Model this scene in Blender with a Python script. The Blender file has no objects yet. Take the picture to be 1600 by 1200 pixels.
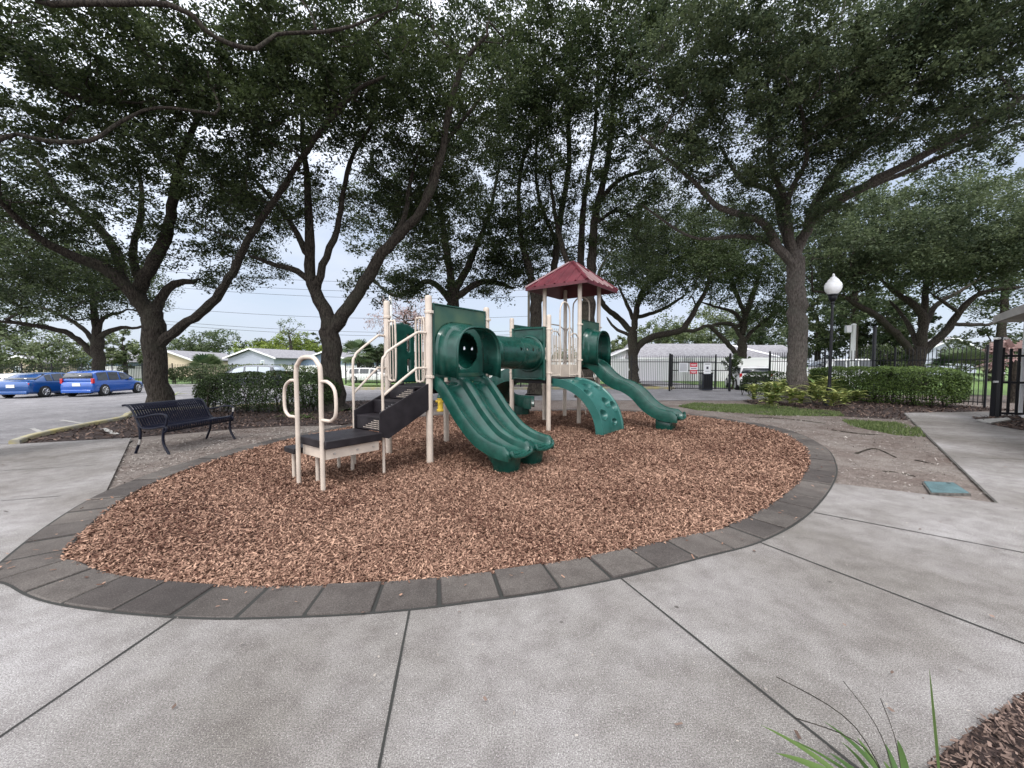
import bpy, bmesh, math, random
import numpy as np
from mathutils import Vector, Matrix
C = bpy.context.scene
COL = C.collection
R = math.radians
# ------------------------------------------------------------ camera, world, sun, exposure
F, H, HC = 620.0, 570.0, 1.5
PIT = math.atan((600 - H) / F)
cam = bpy.data.objects.new('camera', bpy.data.cameras.new('camera')); COL.objects.link(cam)
cam.location = (0, 0, HC); cam.rotation_euler = (math.pi / 2 - PIT, 0, 0)
cam.data.sensor_width = 36; cam.data.lens = 36 * F / 1600
cam.data.clip_start = 0.05; cam.data.clip_end = 3000
C.camera = cam
SUN_EL, SUN_ROT = 55, 200
w = bpy.data.worlds.new("World"); C.world = w; w.use_nodes = True
nt = w.node_tree; nt.nodes.clear()
def N(nt, t, **kw):
    n = nt.nodes.new(t)
    for k, v in kw.items():
        if k.startswith('i_'): n.inputs[k[2:].replace('_', ' ')].default_value = v
        else: setattr(n, k, v)
    return n
sky = N(nt, 'ShaderNodeTexSky', sky_type='NISHITA', sun_disc=False, sun_elevation=R(SUN_EL), sun_rotation=R(SUN_ROT), air_density=1.0, dust_density=1.5)
tc = N(nt, 'ShaderNodeTexCoord'); mp = N(nt, 'ShaderNodeMapping'); mp.inputs['Scale'].default_value = (1, 1, 2.6)
ns = N(nt, 'ShaderNodeTexNoise', i_Scale=2.2, i_Detail=7.0, i_Roughness=0.55)
rp = N(nt, 'ShaderNodeValToRGB'); rp.color_ramp.elements[0].position = 0.36; rp.color_ramp.elements[0].color = (.62, .62, .62, 1)
rp.color_ramp.elements[1].position = 0.6; rp.color_ramp.elements[1].color = (.97, .97, .97, 1)
mx = N(nt, 'ShaderNodeMixRGB')
# overcast sky: thin bright cloud, about three times brighter high up and towards the veiled sun than low down in front
nrm = N(nt, 'ShaderNodeVectorMath', operation='NORMALIZE'); dt = N(nt, 'ShaderNodeVectorMath', operation='DOT_PRODUCT')
_a, _e = R(SUN_ROT), R(62); dt.inputs[1].default_value = (math.sin(_a) * math.cos(_e), math.cos(_a) * math.cos(_e), math.sin(_e))
gl_ = N(nt, 'ShaderNodeMapRange'); gl_.inputs['From Min'].default_value = -.25; gl_.inputs['From Max'].default_value = 1.0; gl_.inputs['To Min'].default_value = 0.0; gl_.inputs['To Max'].default_value = 1.0; gl_.interpolation_type = 'SMOOTHSTEP'
cl2 = N(nt, 'ShaderNodeMixRGB'); cl2.inputs[1].default_value = (4.5, 5.0, 6.0, 1); cl2.inputs[2].default_value = (21.5, 21.7, 22.4, 1)
bg = N(nt, 'ShaderNodeBackground'); bg.inputs['Strength'].default_value = 0.12
ow = N(nt, 'ShaderNodeOutputWorld')
L = nt.links.new
L(tc.outputs['Generated'], nrm.inputs[0]); L(nrm.outputs[0], dt.inputs[0]); L(dt.outputs['Value'], gl_.inputs['Value']); L(gl_.outputs[0], cl2.inputs[0]); L(cl2.outputs[0], mx.inputs[2])
L(tc.outputs['Generated'], mp.inputs['Vector']); L(mp.outputs[0], ns.inputs['Vector']); L(ns.outputs['Fac'], rp.inputs[0])
L(rp.outputs[0], mx.inputs[0]); L(sky.outputs[0], mx.inputs[1]); L(mx.outputs[0], bg.inputs[0]); L(bg.outputs[0], ow.inputs[0])
sl = bpy.data.lights.new('sun', 'SUN'); sl.energy = 1.5; sl.angle = R(10); sl.color = (1, .97, .93)
so = bpy.data.objects.new('sun', sl); COL.objects.link(so)
az = R(SUN_ROT)   # sun comes from behind and to the left of the camera
sd = Vector((math.sin(az) * math.cos(R(SUN_EL)), math.cos(az) * math.cos(R(SUN_EL)), math.sin(R(SUN_EL))))
so.rotation_euler = sd.to_track_quat('Z', 'Y').to_euler(); so.location = (0, 0, 30)
C.view_settings.view_transform = 'Standard'; C.view_settings.look = 'None'
C.view_settings.exposure = 0.46; C.view_settings.gamma = 1
C.cycles.max_bounces = 6; C.cycles.diffuse_bounces = 3; C.cycles.glossy_bounces = 3
C.cycles.transmission_bounces = 4; C.cycles.transparent_max_bounces = 6
C.cycles.use_denoising = True
C.render.resolution_x = 1024; C.render.resolution_y = 768

# ------------------------------------------------------------ helpers
def ray(px, py):
    x = (px - 800) / F; y = -(py - 600) / F
    c, s = math.cos(PIT), math.sin(PIT)
    return np.array([x, c + s * y, -s + c * y])
def G(px, py, z=0.0):            # a spot on the ground
    r = ray(px, py); t = (z - HC) / r[2]
    return np.array([r[0] * t, r[1] * t, z])
def A(px, py, D):                # a spot at distance D ahead
    r = ray(px, py); t = D / r[1]
    return np.array([0, 0, HC]) + r * t

X = lambda px, D: (px - 800) / F * D
class MB:
    def __init__(s): s.v = []; s.f = []
    def add(s, vs, fs):
        o = len(s.v); s.v += [tuple(map(float, p)) for p in vs]; s.f += [tuple(i + o for i in f) for f in fs]; return s
    def box(s, c, d, rz=0, ax=None):
        c = np.array(c, float); hx, hy, hz = [q / 2 for q in d]
        if ax is None: ax = (np.array([math.cos(rz), math.sin(rz), 0]), np.array([-math.sin(rz), math.cos(rz), 0]), np.array([0, 0, 1.]))
        vs = [c + ax[0] * a * hx + ax[1] * b * hy + ax[2] * e * hz for e in (-1, 1) for a, b in ((-1, -1), (1, -1), (1, 1), (-1, 1))]
        return s.add(vs, [(3, 2, 1, 0), (4, 5, 6, 7), (0, 1, 5, 4), (1, 2, 6, 5), (2, 3, 7, 6), (3, 0, 4, 7)])
    def prism(s, poly, z0, z1):
        n = len(poly); vs = [(p[0], p[1], z0) for p in poly] + [(p[0], p[1], z1) for p in poly]
        return s.add(vs, [tuple(range(n))[::-1], tuple(range(n, 2 * n))] + [(i, (i + 1) % n, n + (i + 1) % n, n + i) for i in range(n)])
    def loft(s, rings, closed=True, caps=True):
        n = len(rings[0]); vs = [p for r in rings for p in r]; fs = []
        for k in range(len(rings) - 1):
            for i in range(n if closed else n - 1):
                j = (i + 1) % n; fs.append((k * n + i, k * n + j, (k + 1) * n + j, (k + 1) * n + i))
        if caps and closed:
            fs.append(tuple(range(n))[::-1]); m = (len(rings) - 1) * n; fs.append(tuple(range(m, m + n)))
        return s.add(vs, fs)
    def tube(s, pts, r, sides=10, closed=False):
        pts = [np.array(p, float) for p in pts]; n = len(pts)
        rr = r if hasattr(r, '__len__') else [r] * n
        T = []
        for i in range(n):
            a = pts[(i - 1) % n] if (closed or i > 0) else pts[0]; b = pts[(i + 1) % n] if (closed or i < n - 1) else pts[-1]
            d = b - a; T.append(d / (np.linalg.norm(d) + 1e-9))
        ref = np.array([0, 0, 1.]) if abs(T[0][2]) < .9 else np.array([1., 0, 0])
        X = np.cross(T[0], ref); X /= np.linalg.norm(X); rings = []
        for i in range(n):
            X = X - T[i] * X.dot(T[i]); X /= np.linalg.norm(X) + 1e-9; Y = np.cross(T[i], X)
            rings.append([pts[i] + rr[i] * (math.cos(a) * X + math.sin(a) * Y) for a in [2 * math.pi * k / sides for k in range(sides)]])
        if closed: rings.append(rings[0])
        return s.loft(rings, True, not closed)
    def lathe(s, prof, c, sides=20, ax=None):
        c = np.array(c, float)
        return s.loft([[c + np.array([r * math.cos(a), r * math.sin(a), z]) for a in [2 * math.pi * k / sides for k in range(sides)]] for r, z in prof])
    def build(s, name, mat, parent=None, base=None, bevel=0, solid=0, sub=0, flat=False):
        me = bpy.data.meshes.new(name)
        off = np.array(parent['_b'] if parent is not None else (base if base is not None else (0, 0, 0)), float)
        me.from_pydata([tuple(np.array(p) - off) for p in s.v], [], s.f); me.update()
        bm = bmesh.new(); bm.from_mesh(me); bmesh.ops.recalc_face_normals(bm, faces=bm.faces); bm.to_mesh(me); bm.free()
        return finish(me, name, mat, parent, off, bevel, solid, sub, flat)
def finish(me, name, mat, parent, off, bevel=0, solid=0, sub=0, flat=False):
    if not flat:
        me.polygons.foreach_set('use_smooth', [True] * len(me.polygons)); me.set_sharp_from_angle(angle=R(38))
    if isinstance(mat, (list, tuple)):
        for m in mat: me.materials.append(m)
    else: me.materials.append(mat)
    o = bpy.data.objects.new(name, me); COL.objects.link(o)
    if parent is not None: o.parent = parent; o['_b'] = parent['_b']
    else: o.location = off; o['_b'] = tuple(off)
    if solid: m = o.modifiers.new('s', 'SOLIDIFY'); m.thickness = solid; m.offset = 0
    if bevel: m = o.modifiers.new('b', 'BEVEL'); m.width = bevel; m.segments = 2; m.limit_method = 'ANGLE'
    if sub: m = o.modifiers.new('d', 'SUBSURF'); m.levels = sub; m.render_levels = sub
    return o
def thing(name, label, cat, base=(0, 0, 0), group=None):
    o = bpy.data.objects.new(name, None); COL.objects.link(o); o.location = base; o['_b'] = tuple(map(float, base))
    o.empty_display_size = .2
    return tag(o, label, cat, group)
def tag(o, label, cat, group=None):
    o['label'] = label; o['category'] = cat
    if group: o['group'] = group
    return o
def kind(o, k, label=None):
    o['kind'] = k
    if label: o['label'] = label
    return o
def rawmesh(name, V, nper, mat, parent=None, base=(0, 0, 0), rnd=None, flat=True):
    """V: (n,nper,3) numpy array of separate polygons"""
    off = np.array(parent['_b'] if parent is not None else base, float)
    n = len(V); me = bpy.data.meshes.new(name)
    me.vertices.add(n * nper); me.vertices.foreach_set('co', (V.reshape(-1, 3) - off).astype(np.float32).ravel())
    me.loops.add(n * nper); me.loops.foreach_set('vertex_index', np.arange(n * nper, dtype=np.int32))
    me.polygons.add(n); me.polygons.foreach_set('loop_start', np.arange(0, n * nper, nper, dtype=np.int32))
    me.update(calc_edges=True)
    if rnd is not None:
        a = me.attributes.new('rnd', 'FLOAT', 'FACE'); a.data.foreach_set('value', rnd.astype(np.float32))
    me.materials.append(mat)
    o = bpy.data.objects.new(name, me); COL.objects.link(o)
    if parent is not None: o.parent = parent; o['_b'] = parent['_b']
    else: o.location = off; o['_b'] = tuple(off)
    return o
def catmull(P, step=None, n=8, closed=False):
    P = [np.array(p, float) for p in P]; out = []; m = len(P)
    for i in range(m if closed else m - 1):
        if closed: a, b, c, d = P[i - 1], P[i], P[(i + 1) % m], P[(i + 2) % m]
        else: a, b, c, d = P[max(i - 1, 0)], P[i], P[i + 1], P[min(i + 2, m - 1)]
        k = max(1, int(math.ceil(np.linalg.norm((c - b)[:3]) / step))) if step else n
        for j in range(k):
            t = j / k
            out.append(.5 * ((2 * b) + (-a + c) * t + (2 * a - 5 * b + 4 * c - d) * t * t + (-a + 3 * b - 3 * c + d) * t ** 3))
    if not closed: out.append(P[-1])
    return out
def inpoly(P, x, y):
    P = np.array(P)[:, :2]; r = np.zeros(len(x), bool); j = len(P) - 1
    for i in range(len(P)):
        c = ((P[i, 1] > y) != (P[j, 1] > y)) & (x < (P[j, 0] - P[i, 0]) * (y - P[i, 1]) / (P[j, 1] - P[i, 1] + 1e-12) + P[i, 0])
        r ^= c; j = i
    return r
rng = np.random.default_rng(7)

# ------------------------------------------------------------ materials
def material(name, col, rough=.6, metal=0, col2=None, nscale=3, bump=0, bscale=30, spec=None, detail=4, trans=0, att=False, lo=.35, hi=.65, coat=0, extra=None):
    m = bpy.data.materials.new(name); m.use_nodes = True; nt = m.node_tree; b = nt.nodes['Principled BSDF']; out = nt.nodes['Material Output']
    b.inputs['Base Color'].default_value = (*col, 1); b.inputs['Roughness'].default_value = rough; b.inputs['Metallic'].default_value = metal
    if spec is not None: b.inputs['Specular IOR Level'].default_value = spec
    if coat: b.inputs['Coat Weight'].default_value = coat; b.inputs['Coat Roughness'].default_value = .08
    L = nt.links.new; tc = nt.nodes.new('ShaderNodeTexCoord')
    src = None
    if col2 is not None:
        rp = N(nt, 'ShaderNodeValToRGB'); rp.color_ramp.elements[0].color = (*col, 1); rp.color_ramp.elements[1].color = (*col2, 1)
        rp.color_ramp.elements[0].position = lo; rp.color_ramp.elements[1].position = hi
        if att:
            at = N(nt, 'ShaderNodeAttribute', attribute_name='rnd'); L(at.outputs['Fac'], rp.inputs[0])
        else:
            n = N(nt, 'ShaderNodeTexNoise', i_Scale=float(nscale), i_Detail=float(detail)); L(tc.outputs['Object'], n.inputs['Vector']); L(n.outputs['Fac'], rp.inputs[0])
        src = rp.outputs[0]; L(src, b.inputs['Base Color'])
    if bump:
        n2 = N(nt, 'ShaderNodeTexNoise', i_Scale=float(bscale), i_Detail=5.0); L(tc.outputs['Object'], n2.inputs['Vector'])
        bp = N(nt, 'ShaderNodeBump', i_Strength=float(bump), i_Distance=.02); L(n2.outputs['Fac'], bp.inputs['Height']); L(bp.outputs[0], b.inputs['Normal'])
    if trans:
        tr = N(nt, 'ShaderNodeBsdfTranslucent'); mxs = N(nt, 'ShaderNodeMixShader'); mxs.inputs[0].default_value = trans
        if src is not None: L(src, tr.inputs['Color'])
        else: tr.inputs['Color'].default_value = (*col, 1)
        L(b.outputs[0], mxs.inputs[1]); L(tr.outputs[0], mxs.inputs[2]); L(mxs.outputs[0], out.inputs[0])
    m['src'] = 1
    return m
def speckle(name, base, dark, light, ls=70, amount=.3, stain=.5, bump=.4, stain2=None):
    """concrete, gravel, asphalt: mottled base with small light and dark stones"""
    m = bpy.data.materials.new(name); m.use_nodes = True; nt = m.node_tree; b = nt.nodes['Principled BSDF']; L = nt.links.new
    b.inputs['Roughness'].default_value = .85; b.inputs['Specular IOR Level'].default_value = .25
    tc = N(nt, 'ShaderNodeTexCoord')
    n1 = N(nt, 'ShaderNodeTexNoise', i_Scale=.9, i_Detail=8.0, i_Roughness=.65); n2 = N(nt, 'ShaderNodeTexNoise', i_Scale=ls * 1.1, i_Detail=3.0, i_Roughness=.8)
    n4 = N(nt, 'ShaderNodeTexNoise', i_Scale=6.0, i_Detail=5.0, i_Roughness=.6)
    vo = N(nt, 'ShaderNodeTexVoronoi', i_Scale=float(ls)); vo2 = N(nt, 'ShaderNodeTexVoronoi', i_Scale=ls * .55)
    for n in (n1, n2, vo, vo2, n4): L(tc.outputs['Object'], n.inputs['Vector'])
    r1 = N(nt, 'ShaderNodeValToRGB'); r1.color_ramp.elements[0].position = .35; r1.color_ramp.elements[1].position = .65
    s2 = stain2 or tuple(c * (1 - stain) for c in base)
    r1.color_ramp.elements[0].color = (*s2, 1); r1.color_ramp.elements[1].color = (*base, 1)
    L(n1.outputs['Fac'], r1.inputs[0])
    r2 = N(nt, 'ShaderNodeValToRGB'); r2.color_ramp.elements[0].position = .40; r2.color_ramp.elements[1].position = .62
    r2.color_ramp.elements[0].color = (*dark, 1); r2.color_ramp.elements[1].color = (1, 1, 1, 1); L(n2.outputs['Fac'], r2.inputs[0])
    mu = N(nt, 'ShaderNodeMixRGB', blend_type='MULTIPLY'); mu.inputs[0].default_value = 1; L(r1.outputs[0], mu.inputs[1]); L(r2.outputs[0], mu.inputs[2])
    r4 = N(nt, 'ShaderNodeValToRGB'); r4.color_ramp.elements[0].position = .3; r4.color_ramp.elements[1].position = .6
    r4.color_ramp.elements[0].color = (.72, .70, .70, 1); r4.color_ramp.elements[1].color = (1, 1, 1, 1); L(n4.outputs['Fac'], r4.inputs[0])
    mu2 = N(nt, 'ShaderNodeMixRGB', blend_type='MULTIPLY'); mu2.inputs[0].default_value = 1; L(mu.outputs[0], mu2.inputs[1]); L(r4.outputs[0], mu2.inputs[2])
    # light stones: voronoi cells chosen by their random colour
    sp = N(nt, 'ShaderNodeSeparateColor'); L(vo.outputs['Color'], sp.inputs[0])
    gt = N(nt, 'ShaderNodeMath', operation='LESS_THAN'); L(sp.outputs[0], gt.inputs[0]); gt.inputs[1].default_value = amount
    lt = N(nt, 'ShaderNodeMath', operation='LESS_THAN'); L(vo.outputs['Distance'], lt.inputs[0]); lt.inputs[1].default_value = .30
    an = N(nt, 'ShaderNodeMath', operation='MULTIPLY'); L(gt.outputs[0], an.inputs[0]); L(lt.outputs[0], an.inputs[1])
    mm = N(nt, 'ShaderNodeMixRGB'); am = N(nt, 'ShaderNodeMath', operation='MULTIPLY'); L(an.outputs[0], am.inputs[0]); am.inputs[1].default_value = .42; L(am.outputs[0], mm.inputs[0]); L(mu2.outputs[0], mm.inputs[1]); mm.inputs[2].default_value = (*light, 1)
    sp2 = N(nt, 'ShaderNodeSeparateColor'); L(vo2.outputs['Color'], sp2.inputs[0])
    g2 = N(nt, 'ShaderNodeMath', operation='LESS_THAN'); L(sp2.outputs[1], g2.inputs[0]); g2.inputs[1].default_value = amount * .5
    l2 = N(nt, 'ShaderNodeMath', operation='LESS_THAN'); L(vo2.outputs['Distance'], l2.inputs[0]); l2.inputs[1].default_value = .3
    a2 = N(nt, 'ShaderNodeMath', operation='MULTIPLY'); L(g2.outputs[0], a2.inputs[0]); L(l2.outputs[0], a2.inputs[1])
    m2 = N(nt, 'ShaderNodeMixRGB'); L(a2.outputs[0], m2.inputs[0]); L(mm.outputs[0], m2.inputs[1]); m2.inputs[2].default_value = tuple([d * b_ for d, b_ in zip(dark, base)] + [1])
    L(m2.outputs[0], b.inputs['Base Color'])
    bp = N(nt, 'ShaderNodeBump', i_Strength=float(bump), i_Distance=.006); L(n2.outputs['Fac'], bp.inputs['Height']); L(bp.outputs[0], b.inputs['Normal'])
    return m
M = {}
M['concrete'] = speckle('concrete', (.42, .405, .40), (.36, .35, .35), (.68, .66, .65), 150, .2, .36, .8, (.30, .285, .27))
_m = M['concrete']; _nt = _m.node_tree; _b = _nt.nodes['Principled BSDF']; _src = _b.inputs['Base Color'].links[0].from_socket; _tc = [n for n in _nt.nodes if n.type == 'TEX_COORD'][0]
_n = N(_nt, 'ShaderNodeTexNoise', i_Scale=.45, i_Detail=4.0, i_Distortion=.6); _r = N(_nt, 'ShaderNodeValToRGB'); _r.color_ramp.elements[0].position = .38; _r.color_ramp.elements[1].position = .62; _r.color_ramp.elements[0].color = (.74, .72, .69, 1); _r.color_ramp.elements[1].color = (1.06, 1.06, 1.06, 1)
_v = N(_nt, 'ShaderNodeTexVoronoi', i_Scale=2.6); _r2 = N(_nt, 'ShaderNodeValToRGB'); _r2.color_ramp.elements[0].position = .028; _r2.color_ramp.elements[1].position = .05; _r2.color_ramp.elements[0].color = (.35, .33, .32, 1); _r2.color_ramp.elements[1].color = (1, 1, 1, 1)
_x = N(_nt, 'ShaderNodeMixRGB', blend_type='MULTIPLY'); _x.inputs[0].default_value = 1; _y = N(_nt, 'ShaderNodeMixRGB', blend_type='MULTIPLY'); _y.inputs[0].default_value = 1
for _a_, _c_ in ((_tc.outputs['Object'], _n.inputs['Vector']), (_tc.outputs['Object'], _v.inputs['Vector']), (_n.outputs['Fac'], _r.inputs[0]), (_v.outputs['Distance'], _r2.inputs[0]), (_src, _x.inputs[1]), (_r.outputs[0], _x.inputs[2]), (_x.outputs[0], _y.inputs[1]), (_r2.outputs[0], _y.inputs[2]), (_y.outputs[0], _b.inputs['Base Color'])): _nt.links.new(_a_, _c_)
M['paver'] = speckle('paver', (.135, .124, .12), (.5, .5, .5), (.22, .21, .21), 120, .12, .4)
_m = M['paver']; _nt = _m.node_tree; _b = _nt.nodes['Principled BSDF']; _src = _b.inputs['Base Color'].links[0].from_socket
_g = _nt.nodes.new('ShaderNodeNewGeometry'); _r = N(_nt, 'ShaderNodeValToRGB'); _r.color_ramp.elements[0].color = (.62, .58, .56, 1); _r.color_ramp.elements[1].color = (1.25, 1.2, 1.12, 1)
_x = N(_nt, 'ShaderNodeMixRGB', blend_type='MULTIPLY'); _x.inputs[0].default_value = 1; _nt.links.new(_g.outputs['Random Per Island'], _r.inputs[0]); _nt.links.new(_src, _x.inputs[1]); _nt.links.new(_r.outputs[0], _x.inputs[2]); _nt.links.new(_x.outputs[0], _b.inputs['Base Color'])
M['dirt'] = speckle('dirt', (.265, .24, .22), (.42, .38, .36), (.42, .37, .35), 70, .15, .45, .9, (.16, .125, .11))
M['asphalt'] = speckle('asphalt', (.31, .30, .31), (.6, .6, .6), (.42, .42, .42), 60, .15, .35, .3)
M['bed'] = speckle('bed_soil', (.075, .05, .045), (.3, .3, .3), (.17, .12, .10), 40, .2, .5, 1.0)
M['joint'] = material('joint', (.02, .02, .018), .95)
M['slabedge'] = material('slab_edge', (.05, .047, .042), .95, col2=(.12, .11, .1), nscale=20)
M['mulch_base'] = speckle('mulch_base', (.14, .07, .05), (.3, .3, .3), (.35, .2, .15), 45, .3, .4, 1.0)  # dark brown base; its darkness stands in for shade in the chip gaps
M['chip'] = material('mulch_chip', (.065, .026, .017), .8, col2=(.44, .275, .195), att=True, lo=0, hi=1, spec=.2)
M['darkchip'] = material('bed_chip', (.03, .018, .014), .85, col2=(.24, .17, .14), att=True, lo=0, hi=1, spec=.2)
M['stonechip'] = material('pale_chip', (.12, .10, .085), .9, col2=(.38, .35, .32), att=True, lo=0, hi=1, spec=.2)
M['grass'] = material('grass', (.055, .09, .025), .7, col2=(.16, .20, .07), att=True, lo=0, hi=1, trans=.3)
M['lawn'] = material('lawn', (.06, .12, .02), .8, col2=(.13, .2, .05), nscale=9, bump=.6, bscale=60)
def barkmat(name, a, b_, moss):
    m = material(name, a, .95, spec=.12); nt = m.node_tree; L = nt.links.new; b = nt.nodes['Principled BSDF']; tc = nt.nodes['Texture Coordinate']
    mp = N(nt, 'ShaderNodeMapping'); mp.inputs['Scale'].default_value = (1, 1, .28); L(tc.outputs['Object'], mp.inputs['Vector'])
    n1 = N(nt, 'ShaderNodeTexNoise', i_Scale=26.0, i_Detail=6.0, i_Roughness=.7); L(mp.outputs[0], n1.inputs['Vector'])
    n2 = N(nt, 'ShaderNodeTexNoise', i_Scale=1.6, i_Detail=6.0); L(tc.outputs['Object'], n2.inputs['Vector'])
    r1 = N(nt, 'ShaderNodeValToRGB'); r1.color_ramp.elements[0].position = .38; r1.color_ramp.elements[1].position = .64; r1.color_ramp.elements[0].color = (*a, 1); r1.color_ramp.elements[1].color = (*b_, 1); L(n1.outputs['Fac'], r1.inputs[0])
    r2 = N(nt, 'ShaderNodeValToRGB'); r2.color_ramp.elements[0].position = .5; r2.color_ramp.elements[1].position = .7; r2.color_ramp.elements[0].color = (0, 0, 0, 1); r2.color_ramp.elements[1].color = (.6, .6, .6, 1); L(n2.outputs['Fac'], r2.inputs[0])
    mx = N(nt, 'ShaderNodeMixRGB'); L(r2.outputs[0], mx.inputs[0]); L(r1.outputs[0], mx.inputs[1]); mx.inputs[2].default_value = (*moss, 1); L(mx.outputs[0], b.inputs['Base Color'])
    bp = N(nt, 'ShaderNodeBump', i_Strength=1.0, i_Distance=.09); L(n1.outputs['Fac'], bp.inputs['Height']); L(bp.outputs[0], b.inputs['Normal']); return m
M['bark'] = barkmat('bark', (.018, .015, .013), (.085, .072, .06), (.06, .06, .045))
M['barklight'] = barkmat('bark_pale', (.06, .052, .046), (.19, .165, .148), (.10, .10, .085))
M['green'] = material('green_plastic', (.003, .036, .027), .27, col2=(.007, .058, .044), nscale=7, bump=.05, bscale=200, spec=.5)
M['greenfade'] = material('faded_green_plastic', (.007, .055, .043), .42, col2=(.075, .12, .065), nscale=1.6, lo=.42, hi=.75)
M['greenclimb'] = material('climber_green_plastic', (.012, .08, .068), .38, col2=(.025, .115, .10), nscale=3)
M['beige'] = material('beige_powder_coat', (.52, .445, .375), .42, col2=(.44, .375, .32), nscale=6)
M['black'] = material('black_vinyl', (.008, .006, .008), .5, col2=(.018, .015, .018), nscale=6, bump=.15, bscale=150, spec=.3)
M['maroon'] = material('maroon_plastic', (.072, .007, .014), .42, col2=(.11, .016, .025), nscale=3)
M['iron'] = material('black_iron', (.004, .004, .007), .45, spec=.35)
M['bench'] = material('bench_coating', (.004, .005, .013), .36, spec=.25)
M['bare'] = material('bare_metal', (.4, .38, .36), .5, metal=.6)
M['steel'] = material('steel', (.5, .5, .5), .35, metal=.9)
M['glass'] = material('dark_glass', (.03, .035, .04), .06, spec=.9)
M['paleglass'] = material('pale_glass', (.35, .4, .45), .08, spec=.9)
M['carblue'] = material('blue_paint', (.004, .075, .36), .25, coat=1)
M['carnavy'] = material('metallic_blue_paint', (.006, .065, .24), .28, metal=.3, coat=1)
M['carwhite'] = material('white_paint', (.75, .75, .75), .3, coat=.8)
M['cardark'] = material('dark_grey_paint', (.04, .045, .06), .25, coat=1)
M['tyre'] = material('tyre_rubber', (.015, .015, .015), .8)
M['red'] = material('red_lens', (.45, .01, .015), .2, spec=.8)
M['plate'] = material('number_plate', (.65, .67, .66), .5)
M['yellow'] = material('yellow_paint', (.62, .42, .03), .6, col2=(.45, .30, .04), nscale=10)
M['kerb'] = material('kerb_paint', (.42, .36, .16), .8, col2=(.30, .29, .26), nscale=2.5, bump=.3)
M['kerbgrey'] = material('kerb_concrete', (.38, .37, .35), .85, col2=(.27, .26, .25), nscale=4, bump=.3)
M['white'] = material('white_vinyl', (.78, .78, .80), .5)
M['whitewall'] = material('white_wall', (.82, .80, .83), .7, col2=(.76, .75, .78), nscale=.6)
M['globe'] = material('white_globe', (.85, .85, .86), .25, col2=(.62, .62, .60), nscale=5, lo=.55, hi=.8, spec=.6)
M['roofgrey'] = material('grey_shingle', (.16, .155, .17), .9, col2=(.25, .245, .26), nscale=4, bump=.3, bscale=15)
M['wallgrey'] = material('grey_siding', (.36, .38, .46), .7)
M['walltan'] = material('tan_stucco', (.55, .45, .34), .8)
M['wallblue'] = material('blue_siding', (.26, .45, .66), .7)
M['walldusk'] = material('slate_siding', (.16, .21, .30), .7)
M['cover'] = speckle('cover_plastic', (.12, .20, .215), (.6, .6, .6), (.25, .38, .38), 150, .1, .25)
M['fascia'] = material('fascia_board', (.32, .30, .29), .7, col2=(.42, .40, .38), nscale=2)
M['stuccobuilding'] = material('building_stucco', (.55, .52, .47), .8, bump=.2)
M['wood'] = material('dark_wood', (.06, .05, .04), .8)
M['signred'] = material('sign_red', (.50, .03, .05), .5)
M['signwhite'] = material('sign_white', (.72, .72, .74), .5)
M['ink'] = material('sign_ink', (.04, .04, .06), .6)
def leafmat(name, a, b, tr=.35):
    return material(name, a, .55, col2=b, att=True, lo=0, hi=1, trans=tr, spec=.25)
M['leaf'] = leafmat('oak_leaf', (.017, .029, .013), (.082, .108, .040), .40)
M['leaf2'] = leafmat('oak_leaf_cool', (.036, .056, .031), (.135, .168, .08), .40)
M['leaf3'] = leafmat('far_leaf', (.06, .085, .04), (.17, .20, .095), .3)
M['leafy'] = leafmat('yellow_green_leaf', (.10, .15, .03), (.28, .33, .07), .3)
M['hedge'] = leafmat('hedge_leaf', (.014, .026, .009), (.07, .11, .03), .2)
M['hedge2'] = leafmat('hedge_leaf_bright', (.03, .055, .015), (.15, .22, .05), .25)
M['ginger'] = leafmat('variegated_leaf', (.07, .13, .025), (.46, .47, .17), .25)
M['blade'] = leafmat('strap_leaf', (.03, .075, .018), (.13, .19, .055), .3)
M['palmleaf'] = leafmat('palm_leaf', (.05, .09, .04), (.16, .20, .10), .2)
M['bud'] = leafmat('reddish_bud', (.25, .15, .14), (.42, .30, .28), .2)

# ------------------------------------------------------------ ground, paving, beds
XY = lambda p: (float(p[0]), float(p[1]))
GP = lambda l: [XY(G(*p)) for p in l]
def sheet(name, poly, z, mat, grid=False):
    b = MB(); b.add([(x, y, z) for x, y in poly], [tuple(range(len(poly)))])
    o = b.build(name, mat, flat=True); bm = bmesh.new(); bm.from_mesh(o.data)
    bmesh.ops.triangulate(bm, faces=bm.faces); bmesh.ops.recalc_face_normals(bm, faces=bm.faces)
    for f in bm.faces:
        if f.normal.z < 0: f.normal_flip()
    bm.to_mesh(o.data); bm.free(); return kind(o, 'structure')
sheet('ground', [(-900, -300), (900, -300), (900, 1500), (-900, 1500)], -.034, M['dirt'])
ring_px = [(2, 880), (20, 915), (100, 945), (300, 965), (500, 962), (640, 952), (740, 940), (850, 925), (980, 900), (1100, 870), (1190, 845), (1260, 805), (1300, 757), (1305, 725), (1285, 697), (1230, 672)]
ring_w = GP(ring_px) + [(6.0, 10.9), (5.2, 12.2), (3.6, 13.0), (1.6, 13.1), (-.6, 12.6), (-2.6, 11.6), (-4.0, 9.9), (-4.75, 8.0), (-5.0, 6.2), (-4.75, 4.5)]
outer = [p[:2] for p in catmull([(a, b, 0) for a, b in ring_w], n=10, closed=True)]
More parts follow.
